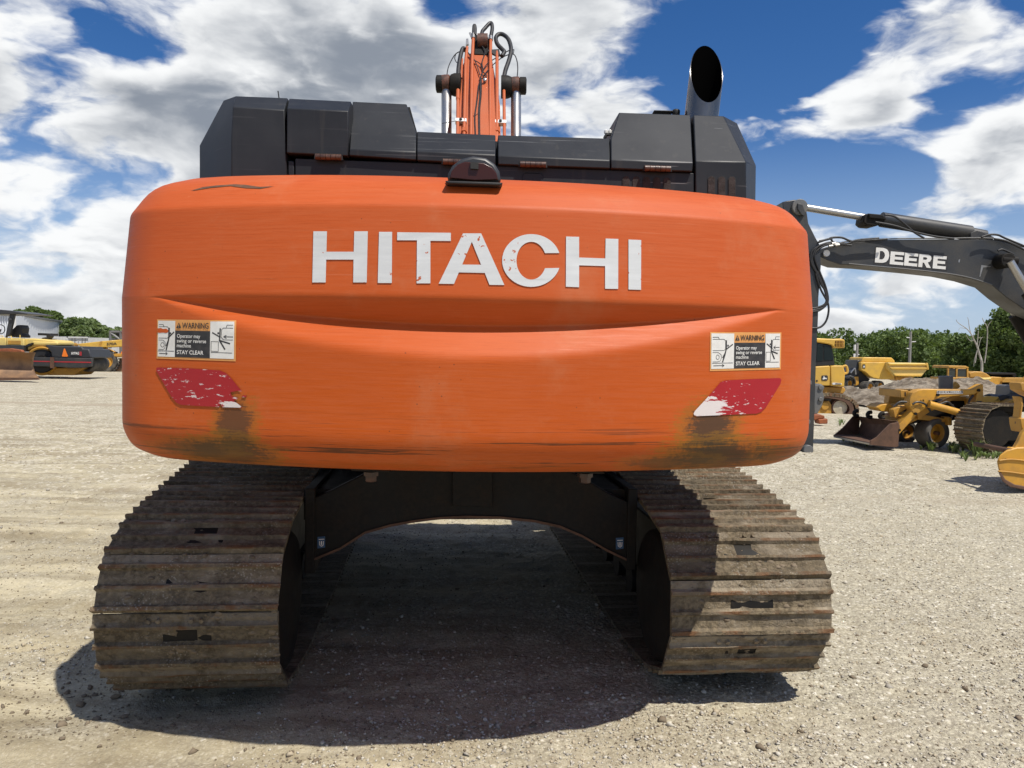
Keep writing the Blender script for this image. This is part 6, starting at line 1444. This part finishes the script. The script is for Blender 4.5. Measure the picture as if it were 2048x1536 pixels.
M_shed = worn('pale_metal_cladding', (0.70, 0.73, 0.77), (0.58, 0.60, 0.64), .3, .5, scale=.4)
SHD = thing('metal_shed', 'pale corrugated metal shed with dark roof edge behind the road roller', 'shed', on_ground(60, 728))
corr('wall_cladding', -900, 130, (330, 340), (800, 800), D, D, l3, M_shed, SHD, 40, .16)
corr('wall_cladding', 152, 632, (352, 428), (800, 800), D, D + 26, l3, M_shed, SHD, 20, .22)
b = PB(l3, D); mb = MB()
mb.loft([at(*l3(120, 338), D - .3), at(*l3(120, 356), D - .3), at(*l3(120, 356), D + .2), at(*l3(120, 338), D + .2)], [at(*l3(640, 415), D + 26), at(*l3(640, 432), D + 26), at(*l3(640, 432), D + 26.5), at(*l3(640, 415), D + 26.5)])
mb.loft([at(*l3(-900, 325), D - .3), at(*l3(-900, 345), D - .3), at(*l3(-900, 345), D + .2), at(*l3(-900, 325), D + .2)], [at(*l3(130, 333), D - .3), at(*l3(130, 350), D - .3), at(*l3(130, 350), D + .2), at(*l3(130, 333), D + .2)])
mb.build('roof_edge', M_greylight, SHD, 30)
p0, p1, p2, p3 = at(*l3(-900, 330), D), at(*l3(130, 338), D), at(*l3(634, 420), D + 26), at(*l3(-900, 330), D) + Vector((-4, 30, 0))
mb = MB(); mb.prism([p0 - Vector((0, -.1, .05)), p1 - Vector((0, -.1, .05)), p2 - Vector((0, -.1, .05)), p3], (0, 0, -.15)); mb.build('roof', M_greylight, SHD, 30)
mb = MB(); mb.prism([at(*l3(130, 345), D - .02), at(*l3(152, 350), D - .02), at(*l3(152, 800), D - .02), at(*l3(130, 800), D - .02)], (0, .2, 0)); mb.build('corner_trim', M_white, SHD)

# ------------------------------------------------------------------ trees
def leaf_mat(name, dark, light, bright):
    m, t, bs, oc = base_mat(name)
    n1 = t.noise(oc, .55, 4, .6); n2 = t.noise(oc, 3.1, 3, .6)
    c = t.mix(t.ss(n1, .35, .65), dark, light); c = t.mix(t.m('MULTIPLY', t.ss(n2, .5, .72), .7), c, bright)
    t.put(bs.inputs['Base Color'], c); bs.inputs['Roughness'].default_value = .6; bs.inputs['Specular IOR Level'].default_value = .25
    tr = t.new('ShaderNodeBsdfTranslucent'); t.put(tr.inputs[0], t.mix(1.0, c, (1.2, 1.3, .5), 'MULTIPLY'))
    mx = t.new('ShaderNodeMixShader'); mx.inputs[0].default_value = .28
    t.l.new(bs.outputs[0], mx.inputs[1]); t.l.new(tr.outputs[0], mx.inputs[2]); t.l.new(mx.outputs[0], t.n['Material Output'].inputs[0]); return m
M_leaf = leaf_mat('summer_leaves', (0.068, 0.105, 0.032), (0.14, 0.195, 0.060), (0.22, 0.28, 0.11))
M_leaf2 = leaf_mat('pale_willow_leaves', (0.11, 0.16, 0.06), (0.21, 0.27, 0.115), (0.31, 0.37, 0.19))
M_bark = worn('grey_bark', (0.16, 0.135, 0.11), (0.07, 0.06, 0.05), .6, .9, scale=5, bump=.4)
M_deadwood = worn('bleached_dead_wood', (0.42, 0.39, 0.34), (0.22, 0.19, 0.16), .5, .9, scale=4)
def leaves(clumps, n_per, size, seed, squash=.75):
    g = np.random.default_rng(seed); out = []
    for (c, r) in clumps:
        n = max(8, int(n_per * r * r)); d = g.normal(size=(n, 3)); d /= np.linalg.norm(d, axis=1)[:, None]
        rr = r * (.35 + .75 * g.random(n) ** .6); p = np.array(c) + d * rr[:, None] * np.array([1, 1, squash]); out.append(p)
    p = np.concatenate(out); n = len(p)
    u = g.normal(size=(n, 3)); u /= np.linalg.norm(u, axis=1)[:, None]; w = g.normal(size=(n, 3)); v = np.cross(u, w); v /= np.linalg.norm(v, axis=1)[:, None]
    s = size * (.5 + g.random(n))[:, None]
    q = np.stack([p - u * s, p + v * s * .55, p + u * s, p - v * s * .55], 1).reshape(-1, 3)
    f = np.arange(n * 4, dtype=np.int32).reshape(-1, 4); return q, f
def leaf_obj(name, q, f, mat, parent=None):
    if parent is not None:
        inv = np.array(WMI[parent.name]); q = q @ inv[:3, :3].T + inv[:3, 3]
    me = np_mesh(name, q.astype(np.float32), f, 4); me.materials.append(mat); o = bpy.data.objects.new(name, me); COL.objects.link(o)
    if parent is not None: o.parent = parent
    return o
def make_tree(name, label, px, ytop, ybase, D, wpx, seed, mat, group, n_per=70, leaf=.22, nclump=26, lift=.25, ncore=1):
    g = random.Random(seed); base = at(px, ybase, D); base.z = th(base.x, D); topz = at(px, ytop, D).z; H = topz - base.z; Wd = wpx * D / FPX / 2
    T = thing(name, label, 'tree', Matrix.Translation(base), group)
    mb = MB(); mb.tube(bez([base - Vector((0, 0, .3)), base + Vector((.1, 0, H * .25)), base + Vector((-.1, 0.1, H * .55)), base + Vector((.1, 0, H * .85))], 4), [max(.05, H * .028 * (1 - .055 * k)) for k in range(13)], 8)
    cl = []
    for k in range(nclump):
        a = g.uniform(0, 6.283); hh = lift + (1 - lift) * (k + .5) / nclump; prof_ = math.sin(math.pi * min(1, max(0.0, (hh - lift * .6) / (1.06 - lift * .6)))) ** .6
        rr = Wd * prof_ * g.uniform(.35, .95); c = base + Vector((rr * math.cos(a), rr * math.sin(a) * .8, hh * H * .93)); r = H * g.uniform(.09, .16)
        c.z = min(c.z, topz - r * .7); cl.append((tuple(c), r))
        if k % 3 == 0: mb.tube([base + Vector((0, 0, H * (.2 + .5 * hh * .8))), c], [H * .011, H * .004], 5)
    cl.append(((base.x, base.y, topz - H * .10), H * .10))
    mb.build('trunk', M_bark, T, 60)
    q, f = leaves(cl, n_per * (10.0 / H) ** 1.0 * 4, leaf, seed); leaf_obj('crown', q, f, mat, T); return T
gl = 'trees behind the shed and container'
for i, (px, yt, D, w, lab) in enumerate(((36, 618, 122, 46, 'green tree rising just behind the shed roof, leftmost of its row'), (74, 613, 118, 60, 'tallest round green tree above the shed roof'), (108, 622, 120, 46, 'green tree above the right end of the shed roof'),
        (142, 634, 108, 58, 'bushy pale green tree beside the right end of the shed'), (176, 637, 104, 62, 'broad pale green tree above the container doors'), (207, 650, 106, 44, 'low pale green tree left of the steel rack'), (238, 655, 112, 34, 'small green tree behind the steel rack'))):
    make_tree('broadleaf_tree', lab, px, yt, 735, D, w, 40 + i, M_leaf2 if i > 2 else M_leaf, gl, 95, .22, 26, .12)
# far wood closing the yard on the right, reads as one mass
g = random.Random(5); cl = []
for k in range(390):
    px = g.uniform(1360, 2420) if k < 230 else g.uniform(250, 1360); D = g.uniform(128, 175); x = at(px, 700, D).x; z0 = th(x, D)
    line = np.interp(px, [250, 700, 1360, 1640, 1660, 1750, 1815, 1880, 1950, 2050, 2420], [660, 655, 668, 664, 660, 661, 655, 664, 668, 640, 640])
    topz = at(px, line + g.uniform(-2, 9), D).z
    H = topz - z0
    for j in range(7):
        hh = g.uniform(.05, 1) ** .8; r = g.uniform(.9, 1.7) * (1.25 - .4 * hh)
        cl.append(((x + g.uniform(-2.2, 2.2) * (1.2 - hh * .6), D + g.uniform(-2, 2), z0 + hh * (H - r * .6)), r))
q, f = leaves(cl, 60, .30, 77, .9); W_ = leaf_obj('wood', q, f, M_leaf); W_['kind'] = 'stuff'
gl = 'trees at the right end of the yard'
for i, (px, yt, D, w, lab) in enumerate(((2020, 612, 70, 90, 'tall dark green tree under the bend of the grey boom'), (2095, 590, 66, 110, 'big dark green tree at the right end of the yard'), (1918, 668, 78, 60, 'mid green tree behind the dead tree'), (1976, 650, 74, 50, 'green tree between the dead tree and the tall dark tree'), (2190, 600, 68, 110, 'outermost dark green tree beyond the right edge'))):
    make_tree('broadleaf_tree', lab, px, yt, 762, D, w, 70 + i, M_leaf, gl, 110, .15, 44, .10)
# bleached dead tree
D = 59.30; bt = at(1957, 760, D); bt.z = th(bt.x, D)
DT_ = thing('dead_tree', 'bare bleached dead tree with forked branches in front of the green wood', 'tree', Matrix.Translation(bt))
def dt(pts, r0, r1):
    P_ = bez([at(*r7(*q), D) for q in pts], 4); mb = MB(); mb.tube(P_, [.62 * (r0 + (r1 - r0) * k / (len(P_) - 1)) for k in range(len(P_))], 6); return mb
mbs = [([(862, 760), (862, 590), (830, 480), (795, 360), (755, 280)], .16, .08), ([(795, 360), (805, 260), (815, 150)], .07, .03), ([(755, 280), (715, 200), (650, 120), (560, 60), (515, 20), (505, -10)], .07, .02), ([(715, 200), (690, 110), (675, 0), (660, -40)], .05, .02),
       ([(770, 600), (790, 480), (815, 380), (850, 260), (880, 240)], .06, .02), ([(650, 120), (560, 110), (540, 150)], .03, .015), ([(815, 250), (855, 245)], .03, .015), ([(755, 280), (700, 290), (640, 210)], .04, .02), ([(740, 250), (760, 160), (800, 100), (830, 60)], .03, .012), ([(900, 600), (930, 380), (940, 120), (890, 20), (870, -30)], .08, .03), ([(940, 120), (960, 60), (1000, 10)], .04, .015), ([(800, 420), (760, 560), (750, 650)], .05, .02)]
for k, (pts, a, b_) in enumerate(mbs): dt(pts, a, b_).build('trunk' if k == 0 else 'branch', M_deadwood, DT_, 60)
# weeds round the old tractor
g = np.random.default_rng(3); vs = []; fs = []
def weed(p, h, n, w=.006):
    h = h * .8
    for k in range(n):
        a = g.random() * 6.283; l = h * (.5 + .6 * g.random()); t_ = .25 + .5 * g.random(); d = Vector((math.cos(a), math.sin(a), 0)); s_ = Vector((-d.y, d.x, 0)) * w * (1 + g.random())
        b0 = len(vs); q0 = Vector(p); q1 = q0 + d * l * t_ * .45 + Vector((0, 0, l * .6)); q2 = q0 + d * l * t_ + Vector((0, 0, l * .85))
        vs.extend([q0 - s_ * .6, q0 + s_ * .6, q1 - s_, q1 + s_, q2]); fs.extend([(b0, b0 + 1, b0 + 3, b0 + 2), (b0 + 2, b0 + 3, b0 + 4)])
for (px, py, h, n) in ((1694, 884, .42, 30), (1714, 886, .30, 16), (1738, 892, .2, 14), (1684, 850, .25, 14), (1864, 900, .28, 22), (1900, 902, .3, 22), (1914, 905, .28, 20), (1950, 912, .5, 30), (1935, 918, .22, 20), (1968, 915, .2, 20), (1990, 918, .22, 16), (1846, 897, .2, 12), (1820, 876, .2, 14)):
    for k in range(4):
        c = gnd(px + g.normal(0, 6), py + g.normal(0, 1.5)); weed((c.x, c.y, th(c.x, c.y) - .01), h, n)
mb = MB(); mb.add(vs, fs); o_ = mb.build('weeds', M_leaf2, None, 180); o_['kind'] = 'stuff'
